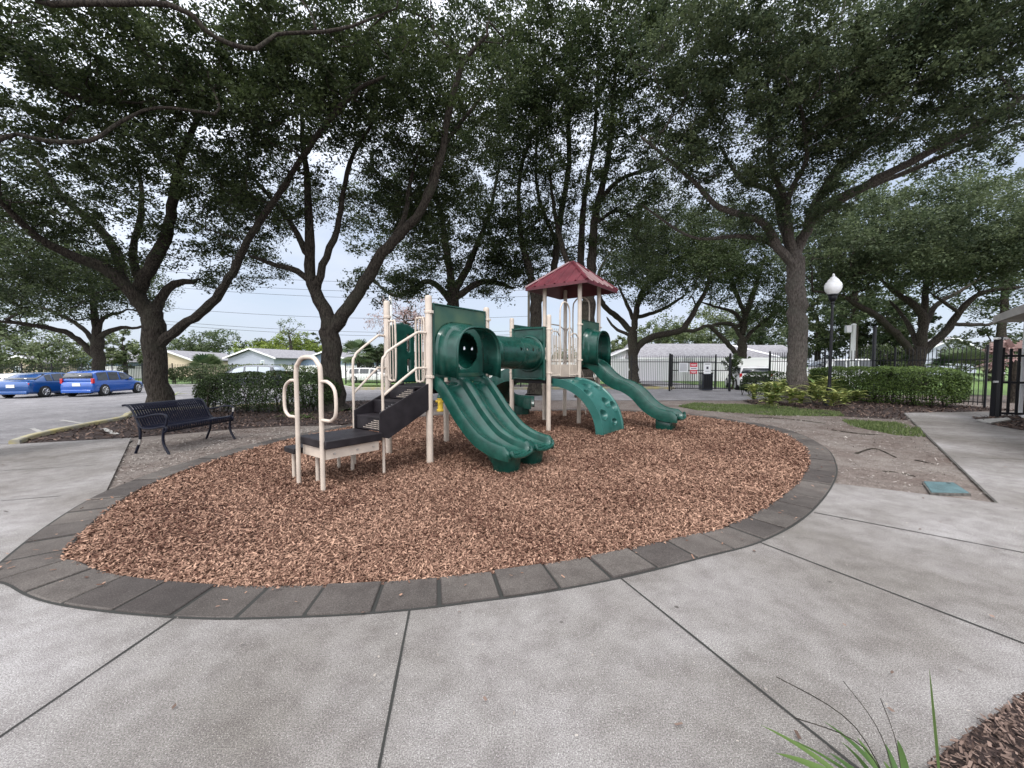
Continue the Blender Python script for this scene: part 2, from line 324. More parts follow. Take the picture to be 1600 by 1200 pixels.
# resample to equal arc length
def resample(P, n):
    P = np.array(P); Q = np.vstack([P, P[:1]]); s = np.r_[0, np.cumsum(np.linalg.norm(np.diff(Q, axis=0), axis=1))]
    t = np.linspace(0, s[-1], n, endpoint=False); return np.c_[np.interp(t, s, Q[:, 0]), np.interp(t, s, Q[:, 1])], s[-1]
outer, per = resample(outer, 88 * 4)
def inset(P, d):
    T = np.roll(P, -3, 0) - np.roll(P, 3, 0); T /= np.linalg.norm(T, axis=1)[:, None]
    Nn = np.c_[-T[:, 1], T[:, 0]]; return P + Nn * d
area = .5 * np.sum(outer[:, 0] * np.roll(outer[:, 1], -1) - np.roll(outer[:, 0], -1) * outer[:, 1])
sg = 1 if area > 0 else -1
inner = inset(outer, sg * .33)
mid = inset(outer, sg * .2)
b = MB(); rr = random.Random(3)
for k in range(88):
    i = [(k * 4 + j) % len(outer) for j in range(5)]
    O = [outer[q] for q in i]; I = [inner[q] for q in i]
    gp = .012
    def sh(a, b_, t): return a + (b_ - a) / np.linalg.norm(b_ - a) * t
    O[0] = sh(O[0], O[1], gp); O[-1] = sh(O[-1], O[-2], gp); I[0] = sh(I[0], I[1], gp * .8); I[-1] = sh(I[-1], I[-2], gp * .8)
    dz = rr.uniform(-.006, .008)
    b.prism([tuple(p) for p in O] + [tuple(p) for p in I[::-1]], -.06, .012 + dz)
o = b.build('paver_border', M['paver'], bevel=.008); kind(o, 'structure')
b = MB(); nO = len(outer); oo = inset(outer, -sg * .016); ii = inset(outer, sg * .34)
b.loft([[(p[0], p[1], .0035) for p in oo], [(p[0], p[1], .0035) for p in ii]], True, False)
kind(b.build('border_bedding_soil', M['joint'], flat=True), 'structure')
# concrete plaza (follows the middle of the paver ring)
def ring_seg(p0, p1):
    d0 = np.argmin(np.linalg.norm(mid - p0, axis=1)); d1 = np.argmin(np.linalg.norm(mid - p1, axis=1)); n = len(mid)
    a = [tuple(mid[(d0 + q) % n]) for q in range((d1 - d0) % n + 1)]; c = [tuple(mid[(d0 - q) % n]) for q in range((d0 - d1) % n + 1)]
    return a, c
pa, pc = ring_seg(G(95, 800)[:2], G(1302, 756)[:2])
near = pa if min(p[1] for p in pa) < 2.7 and max(p[1] for p in pa) < 8 else pc
wl = GP([(205, 684)]); wr = GP([(1560, 786), (1413, 645), (1560, 643)])
plaza = wl + near + [wr[0], wr[1], wr[2]] + [(18, 11.7), (30, 6), (30, -12), (-30, -12), (-30, 7.2)] + GP([(20, 694)])
o = sheet('concrete_plaza', plaza, 0.0, M['concrete'])
# visible slab edge along the soil
def strip(pts, wd, z, b, zt=None):
    for p, q in zip(pts[:-1], pts[1:]):
        p = np.array(p[:2]); q = np.array(q[:2]); d = q - p; L_ = np.linalg.norm(d); d /= L_; n_ = np.array([-d[1], d[0]]) * wd / 2
        k = max(1, int(L_ / .12)); prev = None
        for i in range(k + 1):
            c = p + d * L_ * i / k; j = 1 + rr.uniform(-.25, .25)
            cur = (c + n_ * j, c - n_ * j)
            if prev: b.add([(*prev[0], z), (*prev[1], z), (*cur[1], z), (*cur[0], z)], [(0, 1, 2, 3)])
            prev = cur
    return b
b = MB()
for l in ([(205, 686), (95, 780), (2, 852)], [(1306, 758), (1560, 786.5)], [(1562, 786.5), (1413, 645)]):
    strip(GP(l), .055, -.006, b)
kind(b.build('slab_edge_soil', M['slabedge'], flat=True), 'structure')
b = MB()
J = [[(272, 966), (0, 1152), (-300, 1360)], [(640, 953), (592, 1200), (570, 1330)], [(970, 904), (1235, 1117), (1400, 1250)], [(1188, 848), (1600, 1006), (1900, 1120)], [(1272, 801), (1600, 864), (1900, 915)],
     [(0, 736), (150, 727)], [(0, 783), (96, 775)], [(1440, 664), (1600, 671)], [(1500, 715), (1700, 722)]]
for i, l in enumerate(J): strip(GP(l), .013 if i < 5 else .01, .004, b)
kind(b.build('control_joints', M['joint'], flat=True), 'structure')
# mulch surface
mi = inset(outer, sg * .305)
ctr = mi.mean(0); rings = []
for t in (1, .92, .75, .5, .25, .02):
    rings.append([(ctr[0] + (p[0] - ctr[0]) * t, ctr[1] + (p[1] - ctr[1]) * t, -.012 + .03 * (1 - t ** 3)) for p in mi])
b = MB(); b.loft(rings, True, False)
kind(b.build('mulch_surface', M['mulch_base']), 'structure')
def chips(name, poly, dens, lx, ly, mat, z, fall=4.0, tilt=.35, cut=None, dmin=60, zf=None, gam=1.0):
    P = np.array(poly); x0, y0 = P.min(0); x1, y1 = P.max(0); n = int((x1 - x0) * (y1 - y0) * dens)
    x = rng.uniform(x0, x1, n); y = rng.uniform(y0, y1, n); k = inpoly(P, x, y)
    d = np.hypot(x, y); k &= rng.random(n) < np.maximum(np.minimum(1, (fall / d) ** 1.5), dmin / dens)
    if cut is not None: k &= ~inpoly(cut, x, y)
    x, y, d = x[k], y[k], d[k]; n = len(x)
    gr = np.maximum(1, (d / fall) ** .4)
    a = rng.uniform(0, 2 * math.pi, n); l = lx * rng.uniform(.5, 1.5, n) * gr; w_ = ly * rng.uniform(.6, 1.5, n) * gr
    ux = np.c_[np.cos(a), np.sin(a), rng.normal(0, tilt, n)]; uy = np.c_[-np.sin(a), np.cos(a), rng.normal(0, tilt, n)]
    ux /= np.linalg.norm(ux, axis=1)[:, None]; uy /= np.linalg.norm(uy, axis=1)[:, None]
    zz = z + rng.uniform(0, .022, n) * np.minimum(gr, 2)
    if zf is not None: zz = zz + zf(x, y)
    c = np.c_[x, y, zz]; ux = ux * l[:, None] / 2; uy = uy * w_[:, None] / 2
    V = np.stack([c - ux - uy * .6, c + ux * .9 - uy, c + ux + uy * .7, c - ux * .8 + uy], 1)
    return rawmesh(name, V, 4, mat, base=(x.mean(), y.mean(), 0), rnd=np.clip(rng.beta(1.0, 1.7, n) ** gam + .10 * np.sin(x * 1.9 + 2 * np.sin(y * 1.3)) * np.sin(y * 2.3 + 1.5 * np.sin(x * 2.1)), 0, 1))
def mound(x, y):
    ang = np.hypot(x - ctr[0], y - ctr[1]) / 5.3
    return -.008 + .03 * (1 - np.minimum(ang, 1) ** 3)
kind(chips('mulch_chips', mi, 14000, .028, .0088, M['chip'], -.006, 3.0, .5, zf=mound), 'stuff', 'reddish brown wood chips filling the ring under the play structure')
# asphalt lot and drive
isl = GP([(22, 692), (60, 680), (130, 665), (190, 654), (238, 642)])
lot = [(-80, 7.6)] + isl + [(-8.2, 15.5), (-6.5, 16.9), (0, 17.0), (9.7, 16.9), (13.0, 18.8), (14, 24.5), (14, 40), (10.5, 40), (10.4, 25.0), (-2, 24.6), (-8, 24.6), (-12, 28), (-80, 30)]
sheet('asphalt_lot', lot, -.022, M['asphalt'])
sheet('far_ground', [(-300, 30), (-8, 25), (10.4, 25.3), (10.5, 60), (14, 60), (14, 20), (60, 20), (300, 60), (300, 600), (-300, 600)], -.028, M['lawn'])
def kerb(name, pts, w_=.14, h=.12, mat='kerb'):
    b = MB(); P = [np.array(p[:2]) for p in pts]; rings = []
    for i, p in enumerate(P):
        a = P[max(i - 1, 0)]; c = P[min(i + 1, len(P) - 1)]; d = (c - a) / np.linalg.norm(c - a); n_ = np.array([-d[1], d[0]])
        rings.append([(*(p - n_ * w_ / 2), -.03), (*(p - n_ * w_ / 2), h - .02), (*(p - n_ * (w_ / 2 - .02)), h), (*(p + n_ * (w_ / 2 - .02)), h), (*(p + n_ * w_ / 2), h - .02), (*(p + n_ * w_ / 2), -.03)])
    b.loft(rings); return kind(b.build(name, M[mat]), 'structure')
kerb('island_kerb', [XY(p) for p in catmull([(a, b_, 0) for a, b_ in isl + [(-8.2, 15.6)]], n=5)], h=.06)
kerb('far_kerb', [(-9.5, 24.2), (-4, 24.4), (0, 24.4), (4, 24.5), (10.2, 24.9)], h=.13)
kerb('lot_kerb', [(-80, 29.8), (-12.1, 27.8), (-9.6, 24.3)], mat='kerbgrey')
# faded bay lines on the lot
b = MB()
strip(GP([(95, 655), (140, 662)]), .10, -.017, b)
for px in (50, 160): strip(GP([(px, 668), (px + 22, 677)]), .10, -.017, b)
kind(b.build('bay_lines', M['kerbgrey'], flat=True), 'structure')
bedL = isl + [(-8.1, 15.4), (-6.4, 16.8), (-2.6, 16.8)] + GP([(640, 648), (560, 662), (440, 664), (372, 668), (200, 682)])
sheet('planting_bed_soil', bedL, -.026, M['bed'])
bedR = GP([(1180, 632), (1300, 648), (1422, 655), (1413, 645), (1560, 640)]) + [(17, 13), (17, 19.5), (12.9, 18.6), (9.8, 16.8)]
sheet('hedge_bed_soil', bedR, -.026, M['bed'])
bedC = GP([(1600, 1088), (1480, 1172), (1440, 1215), (1440, 1400)]) + [(3, -1), (6, 1.2)]
b = MB(); sheet('corner_bed_soil', bedC, .010, M['bed'])
bedE = GP([(1518, 653), (1545, 663), (1600, 673), (1700, 690), (1700, 650), (1600, 648)])
sheet('entrance_bed_soil', bedE, .008, M['bed'])
chips('island_chips', bedL, 260, .06, .02, M['darkchip'], -.02, 8, .5, dmin=120, gam=1.5)['kind'] = 'stuff'
chips('hedge_bed_chips', bedR, 160, .06, .02, M['darkchip'], -.02, 9, .5, dmin=90, gam=1.5)['kind'] = 'stuff'
chips('corner_bed_chips', bedC, 6000, .024, .008, M['darkchip'], .014, 3, .5, gam=.8)['kind'] = 'stuff'
chips('entrance_bed_chips', bedE, 300, .06, .02, M['darkchip'], .012, 9, .5, dmin=120)['kind'] = 'stuff'
# pale chips strewn over the trodden soil
soilL = GP([(205, 690), (95, 785), (160, 775), (300, 722), (430, 690), (560, 668), (600, 655), (560, 664), (440, 666), (372, 670)])
soilR = GP([(1308, 755), (1555, 783), (1420, 652), (1300, 650), (1100, 640), (1230, 670), (1290, 697)])
chips('strewn_chips_beside_bench', soilL, 700, .028, .010, M['stonechip'], -.03, 5, .3, cut=outer, dmin=250)['kind'] = 'stuff'
chips('strewn_chips_beside_walk', soilR, 200, .028, .010, M['stonechip'], -.03, 5, .3, cut=outer, dmin=90)['kind'] = 'stuff'
chips('strewn_chips_on_border', [tuple(p) for p in oo], 16, .03, .012, M['chip'], .018, 5, .2, cut=ii)['kind'] = 'stuff'
lit = GP([(0, 700), (205, 690), (95, 785), (2, 880), (300, 970), (740, 945), (1190, 850), (1300, 760), (1560, 786), (1413, 645), (1560, 643), (1900, 760), (1900, 1300), (0, 1300)])
kind(chips('fallen_leaves', lit, 2.2, .026, .015, M['darkchip'], .006, 6, .25, cut=outer, dmin=2, gam=.7), 'stuff', 'scattered dry leaves and grit on the concrete')
kind(chips('pale_grit', lit, 5, .012, .01, M['stonechip'], .004, 6, .2, cut=outer, dmin=2, gam=.5), 'stuff', 'pale grit on the concrete')
def grass(name, poly, dens, h, label, mat='grass', z=-.03):
    P = np.array(poly); x0, y0 = P.min(0); x1, y1 = P.max(0); n = int((x1 - x0) * (y1 - y0) * dens)
    x = rng.uniform(x0, x1, n); y = rng.uniform(y0, y1, n); k = inpoly(P, x, y)
    k &= (np.sin(x * 3.1 + 2 * np.sin(y * 2.3)) + np.sin(y * 4.7 + x) + rng.normal(0, .8, n)) > -.9
    x, y = x[k], y[k]; n = len(x)
    a = rng.uniform(0, 6.28, n); hh = h * rng.uniform(.5, 1.4, n); l = rng.normal(0, .35, (n, 2)) * hh[:, None]; wv = np.c_[np.cos(a), np.sin(a)] * .012
    p0 = np.c_[x, y, np.full(n, z)]; V = np.stack([p0 - np.c_[wv, np.zeros(n)], p0 + np.c_[wv, np.zeros(n)], p0 + np.c_[l, hh]], 1)
    return kind(rawmesh(name, V, 3, M[mat], base=(x.mean(), y.mean(), 0), rnd=rng.random(n)), 'stuff', label)
g1 = GP([(1085, 629), (1200, 633), (1312, 643), (1318, 649), (1210, 648), (1090, 640), (1060, 634)])
g2 = GP([(1315, 655), (1400, 660), (1436, 667), (1446, 681), (1400, 678), (1330, 664)])
grass('grass_strip', g1, 1500, .06, 'thin green grass strip along the drive')
grass('grass_patch', g2, 1900, .06, 'small green grass patch beside the concrete walk')
grass('grass_verge', [(-9, 24.6), (-2, 24.8), (-2, 29), (-12, 29)], 700, .09, 'bright green grass verge beyond the yellow kerb')
sheet('fence_verge_soil', [(-2, 24.6), (10.4, 25.0), (10.4, 31), (-2, 31)], -.024, M['bed'])
# exposed roots and tidbits in the trodden soil
b = MB()
for l in ([(1338, 706), (1360, 699), (1376, 701), (1400, 712)], [(1380, 733), (1405, 735), (1430, 741)], [(1300, 670), (1345, 676), (1380, 677)], [(1170, 650), (1230, 653), (1290, 660)], [(1430, 716), (1460, 722)]):
    pts = [np.array([*XY(G(*p)), -.052 + rr.uniform(0, .018)]) for p in l]
    pts = catmull(pts, n=4); b.tube(pts, [.034 * (1 - .6 * i / len(pts)) * rr.uniform(.7, 1.2) for i in range(len(pts))], 6)
kind(b.build('surface_roots', M['bark']), 'stuff', 'dark tree roots breaking through the trodden soil')
# utility box cover in the soil
c0 = [G(*p, -.02) for p in [(1443, 755), (1490, 757), (1514, 773), (1455, 772)]]
t = thing('utility_cover', 'turquoise plastic utility box lid set flush in the soil', 'utility cover', G(1478, 764, -.03))
MB().prism([XY(p) for p in c0], -.03, .008).build('lid', M['cover'], t, bevel=.006)
q = sum(c0) / 4
MB().prism([(q[0] + (p[0] - q[0]) * 1.08, q[1] + (p[1] - q[1]) * 1.08) for p in c0], -.034, -.002).build('rim', M['slabedge'], t)
b = MB(); kk = c0[0] * .45 + c0[1] * .55; b.lathe([(.02, .008), (.02, .0105), (.012, .011)], (kk[0] + .04, kk[1] - .06, 0), 10); b.build('pull_hole', M['joint'], t)

# ------------------------------------------------------------ play structure
U = np.array([.609, .793, 0]); V_ = np.array([.793, -.609, 0]); Z = np.array([0, 0, 1.]); O0 = np.array([-1.24, 5.94, 0])
def Q(u, v, z): return O0 + U * u + V_ * v + Z * z
ps = thing('play_structure', 'green and beige playground climbing set with slides, tube and maroon roof', 'playground', O0)
UVZ = (U, V_, Z)
def post(u, v, top, r=.052):
    b = MB(); c = Q(u, v, 0); b.lathe([(r, -.05), (r, top - .05), (r * .98, top - .03), (r * .85, top - .008), (r * .4, top)], c, 16)
    p = b.build('post', M['beige'], ps)
    bb = MB(); bb.lathe([(r + .006, .31), (r + .006, .33)], c, 16)
    return p
VA = -1.03; VO = -.1
for u, v, tp in ((0, 0, 2.53), (0, VA, 2.55), (1.3, 0, 2.5), (1.3, VA, 2.5), (3.5, VO, 2.6), (3.5, VO + VA, 2.6),
                 (4.92, VO, 3.62), (4.92, VO + VA, 3.62), (6.0, VO, 3.62), (6.0, VO + VA, 3.62)):
    p = post(u, v, tp)
    b = MB(); rr_ = .053
    for zc in ([1.32, 2.28] if tp < 3 else [1.62, 2.5]):
        b = MB()
        b.lathe([(rr_ + .003, zc - .02), (rr_ + .008, zc - .015), (rr_ + .008, zc + .015), (rr_ + .003, zc + .02)], Q(u, v, 0), 14)
        c = Q(u, v, zc) + V_ * .06; b.box(c, (.05, .05, .04), ax=UVZ)
        b.build('clamp', M['beige'], p, bevel=.008)
def deck(u0, u1, v0, v1, z):
    b = MB(); b.box(Q((u0 + u1) / 2, (v0 + v1) / 2, z - .03), (u1 - u0, v1 - v0, .06), ax=UVZ)
    b.box(Q((u0 + u1) / 2, v1 - .02, z - .075), (u1 - u0 - .1, .03, .09), ax=UVZ); b.box(Q((u0 + u1) / 2, v0 + .02, z - .075), (u1 - u0 - .1, .03, .09), ax=UVZ)
    b.box(Q(u0 + .02, (v0 + v1) / 2, z - .075), (.03, v1 - v0 - .1, .09), ax=UVZ); b.box(Q(u1 - .02, (v0 + v1) / 2, z - .075), (.03, v1 - v0 - .1, .09), ax=UVZ)
    return b.build('deck', M['black'], ps, bevel=.006)
DA, DC, DB = 1.18, 1.2, 1.5
deck(.02, 1.28, VA + .02, -.02, DA); deck(3.52, 4.9, VO + VA + .02, VO - .02, DC); deck(4.94, 5.98, VO + VA + .02, VO - .02, DB)
b = MB(); b.box(Q(4.91, VO + VA / 2, (DC + DB) / 2 - .005), (.03, -VA - .12, DB - DC + .02), ax=UVZ); b.build('riser_panel', M['beige'], ps, bevel=.004)
# stair
b = MB(); SW = .30; vs = -.28     # stair half width and centre line
u0s, z0s, u1s, z1s = -.86, .60, -.02, DA
for sgn in (-1, 1):
    v = vs + sgn * SW
    pr = [(u0s - .02, z0s - .06), (u0s - .02, z0s + .26), (u1s, z1s + .05), (u1s, z1s - .34), (u0s + .12, z0s - .10)]
    b.add([Q(a, v - .012, c) for a, c in pr] + [Q(a, v + .012, c) for a, c in pr], [tuple(range(5)), tuple(range(5, 10))[::-1]] + [(i, (i + 1) % 5, 5 + (i + 1) % 5, 5 + i) for i in range(5)])
st = b.build('stair_stringer', M['black'], ps, bevel=.004)
nst = 3
for i in range(nst):
    ua = u0s + (u1s - u0s) * i / nst; ub = u0s + (u1s - u0s) * (i + 1) / nst; zt = z0s + (z1s - z0s) * (i + 1) / nst
    b = MB(); b.box(Q((ua + ub) / 2, vs, zt - .012), (ub - ua, 2 * SW - .03, .024), ax=UVZ); b.box(Q(ua + .01, vs, zt - .10), (.012, 2 * SW - .03, .17), ax=UVZ)
    s_ = b.build('stair_step', M['black'], ps, bevel=.003)
    b = MB()
    for r_ in range(5):
        for c_ in range(4 + r_ * 2):
            b.box(Q(ua + .002, vs + SW - .05 - c_ * .032, zt - .045 - r_ * .027), (.004, .014, .012), ax=UVZ)
    b.build('perforation', M['beige'] if i != 1 else M['steel'], s_)
# transfer platform and lower step
pu0, pu1, pv0, pv1 = -1.63, -.86, -.61, .06
b = MB(); b.box(Q((pu0 + pu1) / 2, (pv0 + pv1) / 2, .55), (pu1 - pu0, pv1 - pv0, .10), ax=UVZ); b.build('transfer_platform', M['black'], ps, bevel=.01)
b = MB(); b.box(Q((pu0 + pu1) / 2, pv1 - .06, .435), (pu1 - pu0 - .05, .02, .13), ax=UVZ); b.box(Q((pu0 + pu1) / 2, pv0 + .06, .435), (pu1 - pu0 - .05, .02, .13), ax=UVZ)
b.box(Q(pu0 + .04, (pv0 + pv1) / 2, .435), (.02, pv1 - pv0 - .14, .13), ax=UVZ); sk = b.build('platform_skirt', M['beige'], ps)
b = MB()
for q_ in (-1.5, -1.2, -.97): MB().tube([Q(q_, pv1 - .055, .43), Q(q_, pv1 - .035, .43)], .012, 8).build('bolt', M['bare'], sk)
b = MB(); b.box(Q(-1.28, -.77, .40), (.82, .28, .075), ax=UVZ); b.build('lower_step', M['black'], ps, bevel=.01)
for uu, vv, zt in ((-1.6, -.84, .37), (-.98, -.84, .37), (-.95, pv0 + .08, .5), (-1.5, pv0 + .2, .5)):
    MB().tube([Q(uu, vv, -.03), Q(uu, vv, zt)], .024, 10).build('leg', M['beige'], ps)
# entry grab hoops: two uprights joined over the top with a loop to each side
def P2(p, n=7): return catmull(p, n=n)
a = np.array([-2.24, 4.64, 0]); c = np.array([-2.67, 4.91, 0]); e = (c - a) / np.linalg.norm(c - a); wd_ = np.linalg.norm(c - a)
hp = [a + Z * -.03, a + Z * 1.0, a + Z * 1.42, a + Z * 1.52 + e * .05, a + Z * 1.585 + e * .15, a + Z * 1.585 + e * (wd_ - .15), c + Z * 1.52 - e * .05, c + Z * 1.42, c + Z * 1.0, c + Z * -.03]
hoop = MB().tube(P2(hp, 6), .027, 12).build('grab_hoop', M['beige'], ps)
for base_, s_ in ((a, -1), (c, 1)):
    l = [base_ + Z * 1.30, base_ + Z * 1.30 + e * s_ * .14, base_ + Z * 1.20 + e * s_ * .27, base_ + Z * .95 + e * s_ * .28, base_ + Z * .86 + e * s_ * .2, base_ + Z * .85 + e * s_ * .1, base_ + Z * .85]
    MB().tube(P2(l, 6), .02, 10).build('side_loop', M['beige'], hoop)
# stair handrails
for (px, py), vpost, dv in (((600, 742), 0, .0), ((554.5, 727.6), VA, .0)):
    g = G(px, py); up = Q(-.06, vpost, 0)
    tp = g + Z * 1.60
    pts = [g - Z * .03, g + Z * .8, g + Z * 1.5, g + Z * 1.62 + (up - g) * .06, g + Z * 1.70 + (up - g) * .16, g * .3 + up * .7 + Z * 1.93, g * .18 + up * .82 + Z * 1.97, up + Z * 1.97]
    h_ = MB().tube(P2(pts, 5), .019, 10).build('handrail', M['beige'], ps)
    pts = [g + Z * 1.08, g * .3 + up * .7 + Z * 1.42, g * .2 + up * .8 + Z * 1.45, up + Z * 1.45]
    MB().tube(P2(pts, 5), .019, 10).build('lower_rail', M['beige'], h_)
    # closed bar loop next to the post
    s_ = 1 if vpost == VA else -1
    l = [(0.07, 2.12), (.07, 1.35), (.13, 1.25), (.20, 1.25), (.26, 1.33), (.26, 2.12), (.2, 2.2), (.13, 2.2)]
    MB().tube(catmull([Q(-.03, vpost + s_ * a_, z_) for a_, z_ in l], n=4, closed=True), .017, 8, True).build('grab_loop', M['beige'], ps)
    b = MB()
    for q_ in (.12, .19): b.tube([Q(-.03, vpost + s_ * q_, 1.25), Q(-.03, vpost + s_ * q_, 2.2)], .009, 8)
    b.build('loop_bar', M['beige'], ps)
# flat plastic panels cut from a grid
def panel(name, fn, x0, x1, z0, z1, keep, mat, step=.022, thick=.03, parent=None):
    nx = int(round((x1 - x0) / step)); nz = int(round((z1 - z0) / step)); b = MB(); idx = {}
    def vid(i, j):
        if (i, j) not in idx: idx[(i, j)] = len(b.v); b.v.append(tuple(fn(x0 + (x1 - x0) * i / nx, z0 + (z1 - z0) * j / nz)))
        return idx[(i, j)]
    for i in range(nx):
        for j in range(nz):
            if keep(x0 + (x1 - x0) * (i + .5) / nx, z0 + (z1 - z0) * (j + .5) / nz): b.f.append((vid(i, j), vid(i + 1, j), vid(i + 1, j + 1), vid(i, j + 1)))
    return b.build(name, mat, parent or ps, solid=thick)
def slot(x, z, cx, z0, z1, r):
    zz = min(max(z, z0 + r), z1 - r); return (x - cx) ** 2 + (z - zz) ** 2 < r * r
def side_keep(x, z):
    if z > 2.14 + .07 * math.sin((x - .05) * 6.5): return False
    for cx in (.42, .58, .74, .90):
        if slot(x, z, cx, 1.72, 2.02, .035) or slot(x, z, cx, 1.36, 1.60, .035): return False
    return True
panel('side_panel', lambda x, z: Q(x, VA, z), .06, 1.24, 1.2, 2.22, side_keep, M['green'])
TR, TZ, TV = .33, 1.75, -.53
panel('tube_panel', lambda x, z: Q(1.3, x, z), VA + .06, -.06, 1.2, 2.36, lambda x, z: (x - TV) ** 2 + (z - TZ) ** 2 > TR * TR, M['green'])
pn = MB()
tpo = panel('tube_panel', lambda x, z: Q(3.46, x, z), VO + VA + .06, VO - .06, 1.16, 2.34, lambda x, z: (x - TV - .06) ** 2 + (z - TZ) ** 2 > TR * TR, M['green'], thick=.05)
# raised rims of the tube panels
for uu, vc in ((3.41, TV - .03), (3.43, None)):
    if vc is not None:
        MB().tube(catmull([Q(uu, vc - .03 + (TR + .05) * math.cos(a_), TZ + (TR + .05) * math.sin(a_)) for a_ in np.linspace(0, 2 * math.pi, 28, endpoint=False)], n=1, closed=True), .035, 8, True).build('collar', M['green'], tpo)
    else:
        z0, z1, v0, v1 = 1.19, 2.31, VO + VA + .09, VO - .09
        MB().tube(catmull([Q(uu, a_, z_) for a_, z_ in ((v0, z0 + .06), (v0, z1 - .06), (v0 + .06, z1), (v1 - .06, z1), (v1, z1 - .06), (v1, z0 + .06), (v1 - .06, z0), (v0 + .06, z0))], n=4, closed=True), .028, 8, True).build('rim', M['green'], tpo)
# crawl tube with real round ports
b = MB(); ns_, na = 110, 96; idx = {}
def tv(i, j):
    j %= na
    if (i, j) not in idx:
        t_ = i / ns_; uu = 1.3 + (3.46 - 1.3) * t_; a_ = 2 * math.pi * j / na; rr2 = TR + .008 * (abs(math.sin(t_ * math.pi * 3)) < .06) + (.03 if t_ < .03 or t_ > .97 else 0)
        idx[(i, j)] = len(b.v); b.v.append(tuple(Q(uu, TV - .06 * t_ * 0 + .0 + rr2 * math.cos(a_), TZ + rr2 * math.sin(a_))))
    return idx[(i, j)]
ports = [(u_, a_) for u_ in (1.62, 1.84, 2.62, 2.84, 3.06, 3.28) for a_ in (R(12), R(168))]
for i in range(ns_):
    for j in range(na):
        uu = 1.3 + 2.16 * (i + .5) / ns_; a_ = 2 * math.pi * (j + .5) / na
        if any((uu - pu) ** 2 + (TR * ((a_ - pa_ + math.pi) % (2 * math.pi) - math.pi)) ** 2 < .033 ** 2 for pu, pa_ in ports): continue
        b.f.append((tv(i, j), tv(i, j + 1), tv(i + 1, j + 1), tv(i + 1, j)))
b.build('crawl_tube', M['green'], ps, solid=.012)
# slide hoods
def hood(u0, u1, v0, z0, z1, dv, zt, name='slide_hood', mats=('greenfade', 'green'), inz=None):
    uc = (u0 + u1) / 2; hw = (u1 - u0) / 2 - .05
    def arch(hw_, zt_, zb, sq, n=22, cut=0):
        out = []
        for i in range(n + 1):
            a_ = math.pi * i / n; c_, s_ = math.cos(a_), math.sin(a_); p_ = 2 / sq
            zr = zt_ - zb; zm = zb + zr * .42
            x_ = hw_ * (abs(c_) ** p_) * (1 if c_ > 0 else -1); y_ = zm + (zt_ - zm) * (abs(s_) ** p_)
            out.append((uc + x_, y_))
        return [(uc + hw_, zb)] + out + [(uc - hw_, zb)]
    r0 = arch(hw - .04, zt + .10, z0 + .06, 2.9)
    pn_ = panel('hood_panel', lambda x, z: Q(x, v0, z), u0 + .06, u1 - .06, z0, z1, lambda x, z: not inpoly(r0, np.array([x]), np.array([z]))[0] or z < z0 + .0, M[mats[0]], thick=.05)
    for w2 in ((u0 + .10, u1 - .10, z0 + .04, z1 - .035),):
        l = [(w2[0], w2[2] + .02), (w2[0], w2[3] - .05), (w2[0] + .05, w2[3]), (w2[1] - .05, w2[3]), (w2[1], w2[3] - .05), (w2[1], w2[2] + .02)]
    MB().tube([Q(x, v0 + .025, z) for x, z in [(u0 + .07, z0), (u0 + .07, z1 - .01), (u1 - .07, z1 - .01), (u1 - .07, z0)]], .022, 8).build('panel_rim', M['green'], pn_)
    b = MB()
    secs = [(0, hw - .04, zt + .10, z0 + .06), (.04, hw - .045, zt + .095, z0 + .06), (.07, hw - .075, zt + .075, z0 + .05), (dv * .38, hw - .085, zt + .06, z0 + .04), (dv * .45, hw - .115, zt + .03, z0 + .03), (dv * .9, hw - .13, zt, z0 + .0), (dv * .97, hw - .105, zt + .022, z0 - .02), (dv, hw - .12, zt + .01, z0 - .02)]
    b.loft([[Q(x, v0 + d_, z) for x, z in arch(h_, t_, zb_, 2.7)] for d_, h_, t_, zb_ in secs], False, False)
    return b.build(name, M[mats[1]], ps, solid=.022)
hood(0, 1.3, .0, 1.3, 2.42, .45, 2.06)
hood(4.92, 6.0, VO, 1.5, 2.62, .42, 2.33)
# slides
def slide(name, u_c, prof, v0, sec, mat, foot=None, spine=None):
    pr = catmull([np.array([a_, z_, 0]) for a_, z_ in prof], n=7); rings = []
    for i, p in enumerate(pr):
        q0 = pr[max(i - 1, 0)]; q1 = pr[min(i + 1, len(pr) - 1)]; d = (q1 - q0)[:2]; d /= np.linalg.norm(d); n_ = np.array([-d[1], d[0]])
        k = 1.0 if i < len(pr) - 5 else 1 - .16 * (i - len(pr) + 5)
        rings.append([Q(u_c + t_, v0 + p[0] + n_[0] * h_ * (k if h_ > 0.03 else 1), p[1] + n_[1] * h_ * (k if h_ > .03 else 1)) for t_, h_ in sec])
    return MB().loft(rings).build(name, mat, ps)
def trough(w_, c=0.):
    return [(c - w_ + .045, .13), (c - w_ + .08, .105), (c - w_ + .10, .03), (c - w_ + .15, .0), (c, -.006), (c + w_ - .15, .0), (c + w_ - .10, .03), (c + w_ - .08, .105), (c + w_ - .045, .13)]
W1 = .28
dsec = [(-.57, -.06), (-.575, .09), (-.56, .13)] + trough(W1, -.285)[0:] + trough(W1, .285) + [(.56, .13), (.575, .09), (.57, -.06), (.545, -.065), (.54, -.03), (-.54, -.03), (-.545, -.065)]
ds = slide('double_slide', .65, [(-.12, 1.19), (.02, 1.19), (.12, 1.14), (.28, .97), (.52, .70), (.80, .46), (1.05, .345), (1.28, .295), (1.44, .285)], 0, dsec, M['green'])
